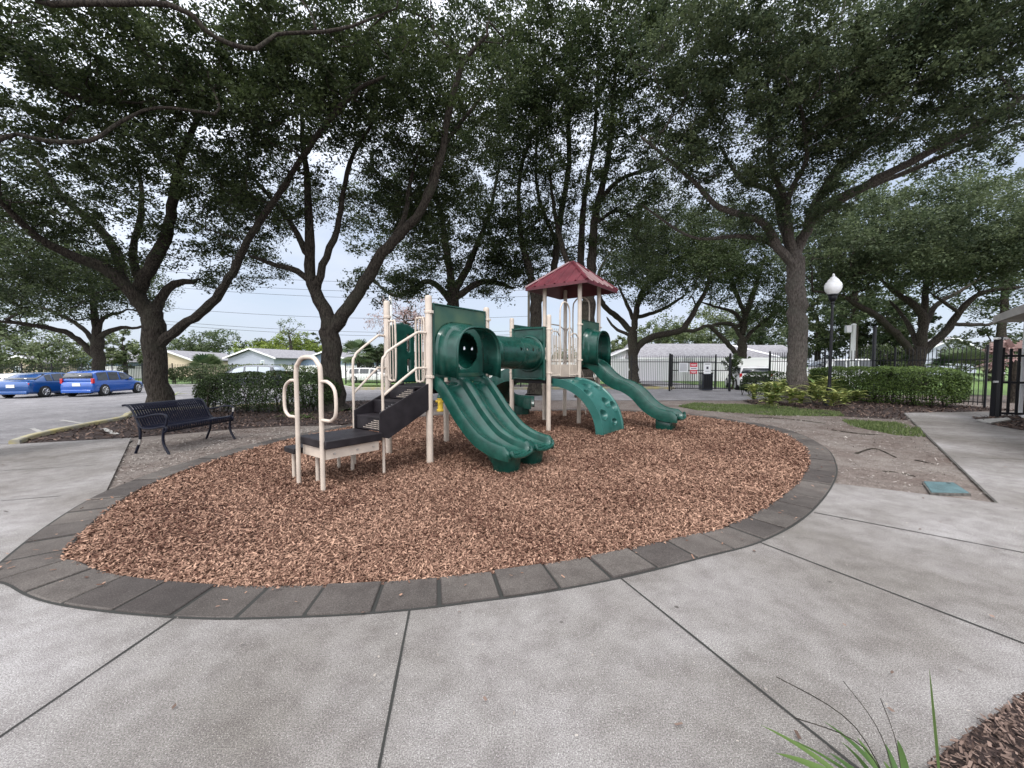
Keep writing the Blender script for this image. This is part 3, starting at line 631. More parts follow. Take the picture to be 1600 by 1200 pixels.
for cc in (-.285, .285):                     # rounded lip at the run-out and moulded foot
    b = MB(); rings = []
    for z_, va, vb, hw_ in ((-.04, 1.06, 1.30, .12), (.0, 1.03, 1.34, .15), (.12, 1.0, 1.36, .17), (.22, .92, 1.38, .20), (.29, .90, 1.40, .22)):
        rings.append([Q(.65 + cc + hw_ * math.copysign(abs(math.cos(a_)) ** .6, math.cos(a_)), (va + vb) / 2 + (vb - va) / 2 * math.copysign(abs(math.sin(a_)) ** .6, math.sin(a_)), z_) for a_ in np.linspace(0, 2 * math.pi, 18, endpoint=False)])
    b.loft(rings).build('slide_foot', M['green'], ds)
    MB().tube(P2([Q(.65 + cc - .22, 1.44, .36), Q(.65 + cc - .2, 1.465, .29), Q(.65 + cc, 1.475, .262), Q(.65 + cc + .2, 1.465, .29), Q(.65 + cc + .22, 1.44, .36)], 5), .026, 8).build('slide_lip', M['green'], ds)
ssec = [(-.30, -.07), (-.305, .1), (-.29, .17), (-.26, .185), (-.225, .17), (-.20, .05), (-.15, .0), (0, -.01), (.15, .0), (.20, .05), (.225, .17), (.26, .185), (.29, .17), (.305, .1), (.30, -.07), (.26, -.07), (.24, -.03), (-.24, -.03), (-.26, -.07)]
ws = slide('wave_slide', 5.42, [(-.1, 1.5), (.1, 1.5), (.3, 1.40), (.55, 1.16), (.8, 1.00), (1.05, .92), (1.3, .77), (1.55, .52), (1.8, .36), (2.05, .30), (2.30, .29)], VO, ssec, M['green'])
b = MB(); rings = []
for v, z0_, z1_, hw_ in ((1.78, .2, .34, .14), (1.80, -.02, .33, .19), (1.95, -.04, .29, .22), (2.12, -.02, .27, .20), (2.16, .05, .26, .15)):
    rings.append([Q(5.42 + hw_ * math.copysign(abs(math.cos(a_)) ** .6, math.cos(a_)), VO + v, (z0_ + z1_) / 2 + (z1_ - z0_) / 2 * math.copysign(abs(math.sin(a_)) ** .5, math.sin(a_))) for a_ in np.linspace(0, 2 * math.pi, 16, endpoint=False)])
b.loft(rings).build('slide_foot', M['green'], ws)
MB().tube(P2([Q(5.42 - .27, VO + 2.3, .42), Q(5.42 - .25, VO + 2.33, .31), Q(5.42, VO + 2.35, .285), Q(5.42 + .25, VO + 2.33, .31), Q(5.42 + .27, VO + 2.3, .42)], 5), .028, 8).build('slide_lip', M['green'], ws)
# curved slide at the back
path = catmull([np.array(p) for p in ((.30, 10.15, 1.2), (.02, 10.38, 1.15), (-.28, 10.75, .95), (-.38, 11.2, .72), (-.15, 11.65, .48), (.28, 11.85, .34), (.62, 11.8, .30))], n=7); rings = []
for i, p in enumerate(path):
    d = path[min(i + 1, len(path) - 1)] - path[max(i - 1, 0)]; d[2] = 0; d /= np.linalg.norm(d); s_ = np.array([d[1], -d[0], 0])
    rings.append([p + s_ * t_ * 1.1 + Z * h_ * 1.3 for t_, h_ in ssec])
cs = MB().loft(rings).build('curved_slide', M['green'], ps)
MB().loft([[np.array([.25 + .28 * math.cos(a_), 11.85 + .22 * math.sin(a_), z_]) for a_ in np.linspace(0, 6.28, 16, endpoint=False)] for z_ in (-.03, .3)]).build('slide_foot', M['green'], cs)
panel('hood_panel', lambda x, z: Q(x, VO + VA, z), 3.56, 4.86, 1.2, 2.45, lambda x, z: not (abs(x - 4.2) < .42 and z < 2.05), M['green'])
# arch climber with hand pockets
pock = [(-.30, .28, .13, .07), (.28, .22, .14, .06), (.0, .62, .15, .08), (-.36, .86, .12, .09), (.34, .72, .12, .07), (.10, 1.16, .14, .10), (-.30, 1.42, .13, .09), (.36, 1.28, .12, .10), (.12, 1.62, .10, .06)]
b = MB(); nu, nv_ = 64, 90; arc = []
for j in range(nv_ + 1):
    t_ = j / nv_; a_ = t_ * R(88)
    arc.append((1.22 * math.sin(a_) ** 1.0, 1.17 - 1.18 * (1 - math.cos(a_)) - .0))
Lc = np.r_[0, np.cumsum([math.dist(arc[i], arc[i + 1]) for i in range(nv_)])]
for side in (0, 1):
    off = len(b.v)
    for j in range(nv_ + 1):
        d = np.array(arc[min(j + 1, nv_)]) - np.array(arc[max(j - 1, 0)]); d /= np.linalg.norm(d); n_ = np.array([-d[1], d[0]])
        for i in range(nu + 1):
            t_ = -.55 + 1.1 * i / nu; h_ = 0
            if side == 0:
                for (pt, pl, ra, rb) in pock:
                    e_ = ((t_ - pt) / ra) ** 2 + ((Lc[j] - pl) / rb) ** 2
                    if e_ < 1.35: h_ = min(h_, -.085 * min(1, (1.35 - e_) * 2.5))
                    elif e_ < 1.9: h_ = max(h_, .012)
                if abs(t_) > .50: h_ = .025
            else: h_ = -.13 if abs(t_) < .5 else -.15
            b.v.append(tuple(Q(4.2 + t_, VO + arc[j][0] + n_[0] * h_, arc[j][1] + n_[1] * h_)))
    for j in range(nv_):
        for i in range(nu):
            k = off + j * (nu + 1) + i; b.f.append((k, k + 1, k + nu + 2, k + nu + 1))
S1 = (nv_ + 1) * (nu + 1)
for j in range(nv_):
    for i in (0, nu):
        k = j * (nu + 1) + i; b.f.append((k, k + nu + 1, k + nu + 1 + S1, k + S1))
for i in range(nu):
    for j in (0, nv_):
        k = j * (nu + 1) + i; b.f.append((k, k + 1, k + 1 + S1, k + S1))
b.build('arch_climber', M['greenclimb'], ps)
# picket barriers and entry arches
def barrier(fn, a0, a1, z0, z1, nb, name='picket_barrier'):
    b = MB(); b.tube(catmull([fn(a0, z0 + .03), fn(a0, z1), fn(a1, z1), fn(a1, z0 + .06), fn(a1 - (a1 - a0) * .2, z0), fn(a0 + (a1 - a0) * .1, z0)], n=3, closed=True), .016, 8, True)
    for i in range(1, nb): b.tube([fn(a0 + (a1 - a0) * i / nb, z0), fn(a0 + (a1 - a0) * i / nb, z1)], .009, 6)
    return b.build(name, M['beige'], ps)
barrier(lambda x, z: Q(x, VO, z), 3.56, 3.98, 1.26, 2.16, 6); barrier(lambda x, z: Q(x, VO, z), 4.42, 4.86, 1.26, 2.16, 6)
def arch(fn, a0, a1, z0, zt):
    w_ = (a1 - a0); return MB().tube(P2([fn(a0, z0), fn(a0, z0 + .8), fn(a0, zt - .25), fn(a0 + w_ * .12, zt - .08), fn(a0 + w_ * .35, zt), fn(a1 - w_ * .35, zt), fn(a1 - w_ * .12, zt - .08), fn(a1, zt - .25), fn(a1, z0 + .8), fn(a1, z0)], 4), .019, 10).build('entry_arch', M['beige'], ps)
arch(lambda x, z: Q(x, VO, z), 3.98, 4.42, 1.26, 2.95)
arch(lambda x, z: Q(6.0, x, z), VO - .78, VO - .28, 1.55, 3.35)
barrier(lambda x, z: Q(6.0, x, z), VO - .24, VO - .05, 1.6, 2.45, 3); barrier(lambda x, z: Q(6.0, x, z), VO + VA + .05, VO - .8, 1.6, 2.45, 3)
barrier(lambda x, z: Q(x, VO + VA, z), 4.98, 5.94, 1.6, 2.5, 9)
# rung climber behind the roofed tower
b = MB()
for vv in (VO - .72, VO - .34):
    b.tube(P2([Q(6.05, vv, 1.55), Q(6.3, vv, 1.45), Q(6.55, vv, 1.1), Q(6.68, vv, .5), Q(6.7, vv, -.03)], 5), .018, 8)
for z_, uu in ((.28, 6.7), (.56, 6.67), (.84, 6.62), (1.12, 6.54), (1.38, 6.36)): b.tube([Q(uu, VO - .76, z_), Q(uu, VO - .30, z_)], .014, 8)
b.build('rung_climber', M['beige'], ps)
# roof: four ribbed sides
rc = Q(5.46, VO + VA / 2, 0); hs = .89; ze, za = 3.50, 4.19
roof = MB(); cor = [rc + U * a_ * hs + V_ * b_ * hs for a_, b_ in ((-1, -1), (1, -1), (1, 1), (-1, 1))]
top = [rc + U * a_ * .06 + V_ * b_ * .06 for a_, b_ in ((-1, -1), (1, -1), (1, 1), (-1, 1))]
rings = [[c_ + Z * (ze - .07) for c_ in cor], [c_ + Z * ze for c_ in cor], [c_ + Z * za for c_ in top]]
inn = [[rc + (c_ - rc) * .96 + Z * (ze - .07) for c_ in cor], [rc + (c_ - rc) * .5 + Z * (ze + .28) for c_ in cor], [c_ + Z * (za - .05) for c_ in top]]
roof.loft(rings, True, False); roof.add([p for p in rings[2]], [(0, 1, 2, 3)])
roof.loft(inn, True, False); roof.loft([rings[0], inn[0]], True, False)
ro = roof.build('roof', M['maroon'], ps)
b = MB()
for k in range(4):
    A0, B0 = cor[k], cor[(k + 1) % 4]; A1, B1 = top[k], top[(k + 1) % 4]
    nrm = np.cross(B0 - A0, (A1 + Z * za) - (A0 + Z * ze)); nrm /= np.linalg.norm(nrm); nrm *= np.sign(nrm[2])
    for t_ in (.0, .17, .34, .5, .66, .83):
        if t_ == 0: p0, p1 = A0 + Z * ze, A1 + Z * za; r_ = .042
        else:
            p0 = A0 + (B0 - A0) * t_ + Z * ze; s_ = min(t_, 1 - t_) * 2 * .96; pe = A1 + (B1 - A1) * t_ + Z * za
            e0 = (A0 + Z * ze) if t_ < .5 else (B0 + Z * ze); e1 = (A1 + Z * za) if t_ < .5 else (B1 + Z * za)
            hgt = s_; mid_ = ((A0 + B0) / 2) * (1 - hgt) + ((A1 + B1) / 2) * hgt + Z * (ze * (1 - hgt) + za * hgt)
            p1 = p0 + ((A1 + B1) / 2 + Z * za - (A0 + B0) / 2 - Z * ze) * s_; r_ = .032
        b.tube([p0 + nrm * .004, p1 + nrm * .004], r_, 6)
b.build('roof_rib', M['maroon'], ro)
MB().box(rc + Z * (za + .01), (.16, .16, .05), ax=UVZ).build('roof_cap', M['maroon'], ro, bevel=.01)

# ------------------------------------------------------------ trees
class Skel:
    def __init__(s, seed): s.p = []; s.par = []; s.r = []; s.rg = np.random.default_rng(seed); s.noise = s.rg.uniform(0, 6, 3)
    def limb(s, pts, step=.35):
        """pts: (x, y, z, radius); starts at the nearest node of what exists"""
        P = catmull([np.array(p, float) for p in pts], step=step); prev = -1
        if s.p:
            a = np.array(s.p); prev = int(np.argmin(np.linalg.norm(a - P[0][:3], axis=1))); 
            if np.linalg.norm(a[prev] - P[0][:3]) < step * .9 and len(P) > 2: P = P[1:]
        for i, q in enumerate(P):
            j = s.rg.normal(0, .12, 3) * min(q[3], .25) * (0 if prev < 0 else 1)
            s.p.append(q[:3] + j); s.par.append(prev); s.r.append(max(q[3] * (1 + s.rg.normal(0, .045 if q[3] < .25 else .018)), .012)); prev = len(s.p) - 1
    def grow(s, cl, step=.4, r0=.012, minz=1.0, wob=.10):
        P = np.zeros((len(s.p) + len(cl) * 60, 3)); n = len(s.p); P[:n] = s.p; n0 = n
        ok = [i for i in range(n) if s.p[i][2] > minz]
        d0 = np.array([np.linalg.norm(P[ok] - c, axis=1).min() for c in cl]); tips = []
        mask = np.zeros(len(P), bool); mask[ok] = True; depth = np.zeros(len(P)); 
        for k in np.argsort(d0):
            c = cl[k]; dd = np.linalg.norm(P[:n] - c, axis=1); dz = np.maximum(0, P[:n, 2] - c[2]) * .5
            cost = dd + dz + depth[:n] * .15; cost[~mask[:n]] = 1e9; i = int(np.argmin(cost)); d = dd[i]
            if d < step * .5: tips.append((i, c)); continue
            m = max(2, int(d / step)); pi = s.par[i]; dr = P[i] - P[pi] if pi >= 0 else np.array([0, 0, 1.])
            dr = dr / (np.linalg.norm(dr) + 1e-6); ct = P[i] + dr * d * .35 + np.array([0, 0, .10 * d]); prev = i
            for q in range(1, m + 1):
                if n >= len(P) - 2: break
                t = q / m; x = (1 - t) ** 2 * P[i] + 2 * t * (1 - t) * ct + t * t * c + s.rg.normal(0, wob * step, 3)
                P[n] = x; s.p.append(x); s.par.append(prev); s.r.append(0); mask[n] = True; depth[n] = depth[prev] + step; prev = n; n += 1
            tips.append((prev, c))
        s.tips = tips; N_ = len(s.p); acc = np.zeros(N_); ch = [[] for _ in range(N_)]
        fixed = np.array(s.r) > 0; R_ = np.zeros(N_)
        for i in range(N_ - 1, -1, -1):
            R_[i] = max(r0, acc[i] ** (1 / 2.3)) if not fixed[i] else s.r[i]
            if s.par[i] >= 0: acc[s.par[i]] += R_[i] ** 2.3 if not fixed[i] else 0; ch[s.par[i]].append(i)
        for i in range(N_):
            if s.par[i] >= 0 and not fixed[i]: R_[i] = min(R_[i], R_[s.par[i]] * .86)
        s.R = R_; s.ch = ch; return s
    def mesh(s, flare=0):
        b = MB(); N_ = len(s.p); starts = [i for i in range(N_) if s.par[i] < 0]; todo = [(i, None) for i in starts]
        base = s.p[0]
        while todo:
            i, frm = todo.pop(); pts = []; rr_ = []
            if frm is not None: pts.append(s.p[frm]); rr_.append(s.R[i])
            while True:
                pts.append(s.p[i]); rr_.append(s.R[i]); c = s.ch[i]
                if not c: break
                k = max(c, key=lambda q: s.R[q]); todo += [(q, i) for q in c if q != k]; i = k
            if len(pts) < 2: continue
            r = max(rr_); sd_ = 14 if r > .2 else 8 if r > .07 else 5 if r > .03 else 3
            rr_[-1] *= .4; b.tube(pts, rr_, sd_)
        return b
def leaves(s, per, size, spread, flat=.6, upw=.5, asp=.5, tipfrac=.3, drop=None):
    rg = s.rg; tp = np.array([c for _, c in s.tips]); n = len(tp) * per
    cnt = np.repeat(np.arange(len(tp)), per); sc = spread * rg.uniform(.6, 1.35, len(tp))[cnt]
    # sub-clumps inside every cluster
    sub = rg.normal(0, 1, (len(tp), 9, 3)); sub /= np.linalg.norm(sub, axis=2)[:, :, None] + 1e-6
    sel = rg.integers(0, 9, n); off = sub[cnt, sel] * sc[:, None] * (.35 + .65 * rg.random((len(tp), 9, 1)))[cnt, sel] + rg.normal(0, .21, (n, 3)) * sc[:, None]
    off[:, 2] *= flat; c = tp[cnt] + off
    nr = rg.normal(0, 1, (n, 3)); nr[:, 2] = np.abs(nr[:, 2]) + upw; nr /= np.linalg.norm(nr, axis=1)[:, None]
    a = rg.normal(0, 1, (n, 3)); a -= nr * (a * nr).sum(1)[:, None]; a /= np.linalg.norm(a, axis=1)[:, None]; bb = np.cross(nr, a)
    l = size * rg.uniform(.65, 1.35, n)[:, None]; w_ = l * asp
    V = np.stack([c - a * l * .5, c - a * l * .02 + bb * w_ * .5, c + a * l * .5, c - a * l * .02 - bb * w_ * .5], 1)
    clr = rg.normal(.42, .16, len(tp))[cnt] + rg.normal(0, .2, n) + .12 * off[:, 2] / (spread + 1e-6)  # leaves higher in a clump coloured lighter, as if lit from above
    return V, np.clip(clr, 0, 1)
def ell(rg, regs, keep=None, sep=.55):
    out = []
    for (px, py, D, rx, ry, dm, cnt) in regs:
        c = A(px, py, D); a, b_, z_ = rx * D / F, dm, ry * D / F; k = 0; tr = 0
        while k < cnt and tr < cnt * 30:
            tr += 1; q = rg.normal(0, 1, 3); q /= np.linalg.norm(q); q *= rg.random() ** .42
            p = c + q * np.array([a, b_, z_])
            if p[2] < 2.2 or p[1] < 1.5 or np.linalg.norm(p - (0, 0, 1.5)) < 4.2: continue
            w_ = math.sin(p[0] * 1.3 + rg_ph[0]) + math.sin(p[1] * 1.1 + 2) + math.sin(p[2] * 1.7 + p[0] * .7 + 1)
            if w_ < -1.75: continue
            if keep and not keep(p): continue
            out.append(p); k += 1
    return out
rg_ph = (0.4,)
TREES = 'oak trees shading the playground'
DENS = 1.75
def tree(name, label, trunk, limbs, regs, seed, per=200, lsize=.105, spread=.5, leaf='leaf', bark='bark', group=TREES, flare=1.35, step=.38, wob=.12, keep=None, cat='tree', r0=.0095, flat=.62, minz=1.6):
    """trunk and limbs: lists of (px, py, distance, radius) along each limb"""
    s = Skel(seed); g = G(trunk[0][0], trunk[0][1]) if trunk[0][2] is None else A(trunk[0][0], trunk[0][1], trunk[0][2])
    g[2] = -.05; kr = .93 * math.cos(math.atan((trunk[0][0] - 800) / F)); trunk = [(a_, b_, c_, d_ * kr) for a_, b_, c_, d_ in trunk]; limbs = [[(a_, b_, c_, d_ * kr) for a_, b_, c_, d_ in l] for l in limbs]
    pts = [(*g, trunk[0][3] * flare * 1.15), (g[0], g[1], .14, trunk[0][3] * 1.22), (g[0], g[1], .5, trunk[0][3] * 1.03)]
    D0 = g[1]
    for px, py, D, r in trunk[1:]: pts.append((*A(px, py, D0 + D), r))
    s.limb(pts, .3)
    for l in limbs: s.limb([(*A(px, py, D0 + D), r) for px, py, D, r in l], .35)
    cl = ell(s.rg, [(*q[:6], int(q[6] * DENS)) for q in regs], keep); s.grow(cl, step, r0=r0, wob=wob, minz=minz)
    t = thing(name, label, cat, g, group)
    s.mesh().build('trunk', M[bark], t)
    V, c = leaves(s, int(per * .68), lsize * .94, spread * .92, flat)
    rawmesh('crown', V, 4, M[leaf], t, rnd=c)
    return t
# big left oak
tree('oak_tree', 'broad oak with a thick forked trunk standing right behind the black bench', [(251, 636, 13.6, .50), (248, 600, 0, .47), (243, 560, 0, .46), (240, 520, 0, .47), (238, 492, 0, .44)], [
    [(236, 500, 0, .30), (212, 465, -.3, .27), (165, 420, -.9, .24), (125, 405, -1.4, .20), (55, 368, -2.2, .14), (0, 315, -3, .09)],
    [(236, 490, 0, .30), (200, 452, .4, .26), (168, 372, .6, .20), (100, 310, .6, .15), (50, 245, .2, .10), (0, 230, 0, .06)],
    [(238, 492, 0, .34), (218, 455, 0, .31), (240, 408, -.2, .27), (264, 350, -.5, .22), (275, 282, -1, .17), (292, 220, -1.6, .12), (330, 150, -2.2, .07)],
    [(222, 450, 0, .20), (207, 400, .3, .17), (222, 320, .6, .12), (214, 250, .8, .07)],
    [(240, 500, 0, .26), (252, 468, .3, .21), (272, 443, .5, .18), (302, 440, .6, .12)],
    [(244, 540, 0, .26), (285, 510, -.2, .22), (330, 475, -.5, .195), (364, 425, -.9, .165), (386, 378, -1.3, .145), (430, 312, -1.9, .12), (470, 250, -2.5, .10), (512, 190, -3.1, .10), (560, 140, -3.8, .07), (604, 118, -4.4, .05)]],
    [(230, 190, 11.5, 300, 170, 3.6, 250), (290, 310, 13.5, 130, 90, 2.2, 50), (60, 300, 12.5, 90, 70, 2.2, 40), (90, 400, 13, 110, 85, 2.5, 60), (350, 370, 15, 90, 90, 2.5, 60), (420, 120, 10, 190, 90, 2.6, 100)], 11, per=190, lsize=.10)
tree('oak_tree', 'forked oak rising behind the grab hoop between the hedge and the stairs', [(521, 640, None, .42), (519, 590, 0, .37), (517, 545, 0, .36), (516, 512, 0, .37)], [
    [(514, 512, 0, .27), (500, 468, .2, .24), (484, 428, .3, .21), (484, 350, .2, .16), (479, 280, 0, .12), (474, 225, -.4, .09), (470, 150, -.8, .05)],
    [(485, 440, .3, .13), (465, 424, .4, .12), (430, 414, .5, .10), (386, 398, .5, .06)],
    [(482, 402, .3, .14), (456, 352, .6, .11), (426, 312, .9, .09), (372, 252, 1.2, .06), (350, 222, 1.3, .04)],
    [(496, 450, .2, .17), (504, 415, .1, .15), (526, 358, 0, .12), (536, 300, 0, .10), (552, 240, -.2, .08), (592, 178, -.5, .05)],
    [(518, 520, 0, .28), (545, 478, -.1, .25), (590, 408, -.3, .21), (622, 368, -.5, .18), (660, 328, -.8, .145), (688, 252, -1.2, .11), (700, 180, -1.5, .11), (722, 102, -1.8, .08), (762, 55, -2, .05)],
    [(595, 400, -.3, .12), (630, 345, 0, .10), (640, 290, .2, .07), (655, 230, .3, .05)],
    [(655, 335, -.8, .13), (672, 290, -.5, .11), (692, 230, -.4, .09), (745, 160, -.4, .06)]],
    [(560, 130, 13, 170, 130, 3, 150), (690, 130, 13, 130, 140, 3, 130), (455, 290, 14.5, 90, 70, 1.8, 36), (610, 300, 15, 100, 90, 2.2, 80), (680, 300, 15, 80, 110, 2.4, 50), (400, 330, 15.5, 60, 40, 1.5, 14)], 12, per=170, lsize=.10)
tree('oak_tree', 'dark spreading oak right behind the green slide hood', [(712, 612, 21, .42), (710, 540, 0, .38), (708, 470, 0, .36)], [
    [(708, 480, 0, .26), (702, 420, -.3, .21), (690, 340, -.5, .15), (672, 270, -.6, .08)],
    [(708, 470, 0, .22), (740, 446, 0, .18), (772, 440, .3, .15), (800, 450, .6, .1)],
    [(708, 460, 0, .24), (738, 400, .5, .18), (765, 330, .8, .12), (780, 260, 1, .07)],
    [(706, 470, 0, .2), (670, 440, .4, .16), (620, 462, .8, .11), (585, 440, 1, .07)]],
    [(690, 360, 20, 150, 100, 4, 170), (600, 450, 19, 60, 30, 2, 24), (745, 200, 20, 110, 110, 4, 110), (780, 430, 21, 50, 40, 2, 30), (800, 370, 21, 60, 60, 2.5, 40)], 13, per=170, lsize=.13, spread=.62)
tree('oak_tree', 'tall oak with several upright stems between the tube and the maroon roof', [(836, 612, 20, .36), (836, 540, 0, .33), (838, 470, 0, .31)], [
    [(838, 480, 0, .22), (828, 425, 0, .18), (811, 350, -.3, .13), (816, 255, -.5, .10), (850, 178, -.8, .05)],
    [(838, 470, 0, .24), (862, 440, 0, .2), (874, 350, 0, .17), (889, 250, -.3, .13), (886, 150, -.5, .09), (900, 50, -.8, .05)],
    [(870, 380, 0, .12), (840, 300, .4, .09), (838, 200, .5, .06), (826, 110, .4, .04)]],
    [(810, 150, 18, 90, 150, 3.5, 150), (800, 360, 20, 60, 80, 3, 50), (880, 90, 17, 90, 100, 3, 90)], 14, per=170, lsize=.12, spread=.58)
tree('oak_tree', 'oak whose dark stems climb straight up behind the maroon roof', [(916, 612, 18.5, .40), (917, 540, 0, .37), (920, 470, 0, .36)], [
    [(920, 480, 0, .26), (924, 430, 0, .24), (928, 350, -.3, .19), (950, 250, -.6, .14), (958, 160, -.8, .10), (966, 60, -1, .06)],
    [(920, 470, 0, .22), (908, 410, .3, .18), (912, 320, .4, .14), (928, 220, .4, .10), (935, 110, .3, .06)],
    [(926, 330, -.3, .13), (966, 282, -.6, .10), (1022, 262, -.9, .08), (1052, 245, -1.1, .04)],
    [(919, 470, 0, .2), (890, 420, -.2, .15), (868, 340, -.3, .11), (858, 260, -.3, .06)],
    [(930, 350, -.3, .1), (962, 330, 0, .08), (1000, 345, .3, .05)]],
    [(940, 130, 16.5, 110, 160, 3.5, 170), (960, 340, 18.5, 90, 70, 3, 60), (870, 300, 18.5, 40, 80, 2.5, 30), (1020, 60, 15, 80, 80, 3, 60), (1000, 390, 22, 60, 60, 3, 50), (860, 400, 22, 50, 50, 3, 36)], 15, per=170, lsize=.115, spread=.56)
# right oak with smooth pale trunk
tree('oak_tree', 'big oak with a straight pale trunk rising out of the ginger plants', [(1245, 617, 16.2, .47), (1246, 580, 0, .45), (1246, 500, 0, .44), (1244, 440, 0, .43), (1240, 400, 0, .42)], [
    [(1240, 412, 0, .25), (1216, 386, -.2, .22), (1190, 346, -.4, .19), (1126, 325, -.8, .14), (1080, 280, -1.2, .10), (1000, 212, -1.8, .06)],
    [(1238, 415, 0, .20), (1200, 378, .3, .16), (1150, 369, .5, .12), (1080, 370, .7, .08), (1000, 318, .9, .05)],
    [(1238, 395, 0, .22), (1221, 352, .4, .19), (1210, 302, .6, .16), (1160, 282, .6, .12), (1130, 238, .6, .07)],
    [(1240, 398, 0, .25), (1232, 360, -.4, .21), (1226, 310, -.8, .17), (1206, 260, -1.2, .13), (1202, 190, -1.6, .09), (1200, 130, -2, .05)],
    [(1242, 400, 0, .28), (1254, 372, -.1, .25), (1272, 325, -.3, .22), (1297, 280, -.7, .18), (1326, 250, -1, .15), (1396, 192, -1.6, .11), (1440, 120, -2.2, .07)],
    [(1250, 385, 0, .24), (1280, 330, -.7, .20), (1350, 290, -1.6, .18), (1430, 250, -2.6, .16), (1500, 210, -3.5, .14), (1600, 150, -4.6, .10)],
    [(1270, 345, -.5, .15), (1340, 300, -.8, .13), (1432, 262, -1.4, .11), (1520, 222, -2.2, .09), (1600, 190, -2.6, .07)],
    [(1225, 345, -.5, .14), (1235, 300, -1.3, .12), (1260, 250, -2.1, .10), (1255, 190, -2.8, .07)]],
    [(1235, 150, 14, 200, 130, 3.8, 260), (1420, 120, 12.5, 200, 110, 3.6, 230), (1110, 200, 14.5, 110, 110, 3, 110), (1220, 320, 15.5, 110, 55, 2.5, 60), (1140, 40, 12, 150, 60, 3, 90), (1500, 40, 11, 130, 70, 3, 100), (1560, 190, 13, 80, 60, 3, 50)], 16, per=200, lsize=.105, leaf='leaf2', bark='barklight')
tree('oak_tree', 'crooked oak behind the fence with one low bough reaching right', [(990, 597, 33, .46), (989, 560, 0, .43), (988, 520, 0, .46)], [
    [(988, 520, 0, .3), (968, 498, 0, .26), (950, 484, -.5, .24), (936, 462, -1, .2), (936, 425, -1, .14), (950, 400, -1, .08)],
    [(985, 525, 0, .16), (960, 512, .5, .13), (948, 495, 1, .08)],
    [(990, 556, 0, .34), (1000, 538, 0, .32), (1022, 526, -.4, .30), (1062, 517, -.8, .28), (1074, 506, -1, .25), (1088, 480, -1, .22), (1104, 450, -1, .17), (1112, 410, -1, .1)],
    [(1062, 517, -.8, .16), (1088, 516, -.6, .14), (1106, 508, -.4, .10), (1130, 512, 0, .06)],
    [(990, 512, 0, .3), (996, 480, 0, .26), (1004, 455, 0, .2), (1022, 426, 0, .14), (1046, 396, 0, .08)],
    [(994, 496, 0, .2), (1034, 484, .5, .16), (1072, 460, 1, .1)],
    [(990, 500, 0, .2), (977, 470, .5, .15), (966, 446, .8, .08)]],
    [(1030, 420, 31, 90, 60, 5, 190), (960, 440, 31, 30, 30, 3, 14), (1100, 400, 31, 60, 60, 4, 90), (1000, 350, 32, 90, 60, 5, 130)], 17, per=110, lsize=.18, spread=.85, step=.6, r0=.02)
tree('oak_tree', 'leafy oak with ivy round its foot beside the open gate', [(1161, 592, 38, .56), (1160, 560, 0, .50), (1160, 530, 0, .52)], [
    [(1157, 560, 0, .3), (1140, 540, 0, .28), (1120, 520, 0, .24), (1104, 509, 0, .2), (1080, 520, 0, .14)],
    [(1160, 530, 0, .3), (1145, 508, 0, .25), (1122, 506, .5, .18), (1100, 512, 1, .1)],
    [(1160, 505, 0, .3), (1146, 488, 0, .22), (1120, 480, .5, .14), (1090, 470, 1, .08)],
    [(1160, 520, 0, .4), (1166, 490, 0, .34), (1180, 450, 0, .26), (1195, 400, 0, .14)],
    [(1163, 490, 0, .26), (1148, 450, 0, .22), (1132, 400, 0, .14)],
    [(1162, 535, 0, .26), (1178, 515, 0, .22), (1200, 498, 0, .18), (1228, 478, 0, .1)]],
    [(1165, 420, 36, 70, 60, 5, 200), (1205, 480, 37, 40, 35, 4, 50), (1120, 360, 36, 80, 60, 5, 120)], 18, per=110, lsize=.19, spread=.9, step=.6, r0=.02)
tree('oak_tree', 'wide low-branching oak behind the right hedge and fence', [(1434, 600, 24, .66), (1432, 570, 0, .6), (1436, 548, 0, .58)], [
    [(1432, 560, 0, .34), (1412, 535, 0, .3), (1372, 496, -.5, .27), (1345, 480, -1, .22), (1314, 462, -1.5, .15), (1270, 455, -2, .08)],
    [(1438, 552, 0, .4), (1442, 505, 0, .36), (1432, 480, 0, .3), (1396, 455, .4, .2), (1380, 440, .6, .12)],
    [(1440, 552, 0, .36), (1482, 512, -.3, .31), (1502, 484, -.6, .26), (1536, 457, -1, .2), (1600, 448, -1.8, .12)],
    [(1494, 506, -.3, .18), (1545, 507, .2, .14), (1575, 494, .6, .1), (1620, 500, 1, .06)],
    [(1441, 510, 0, .3), (1444, 470, 0, .26), (1452, 420, 0, .16), (1470, 370, 0, .1)],
    [(1440, 520, 0, .26), (1462, 478, .6, .22), (1500, 455, 1, .16), (1540, 430, 1.2, .1)],
    [(1436, 545, 0, .24), (1415, 500, 1, .18), (1390, 470, 1.5, .12)],
    [(1500, 490, -.6, .16), (1472, 470, -.8, .12), (1450, 455, -1, .07)]],
    [(1440, 370, 22, 130, 80, 5, 280), (1340, 420, 22, 60, 45, 4, 60), (1555, 390, 21, 80, 60, 4, 130), (1290, 390, 22, 50, 60, 3, 50)], 19, per=150, lsize=.15, spread=.72, leaf='leaf2', step=.5, r0=.016)
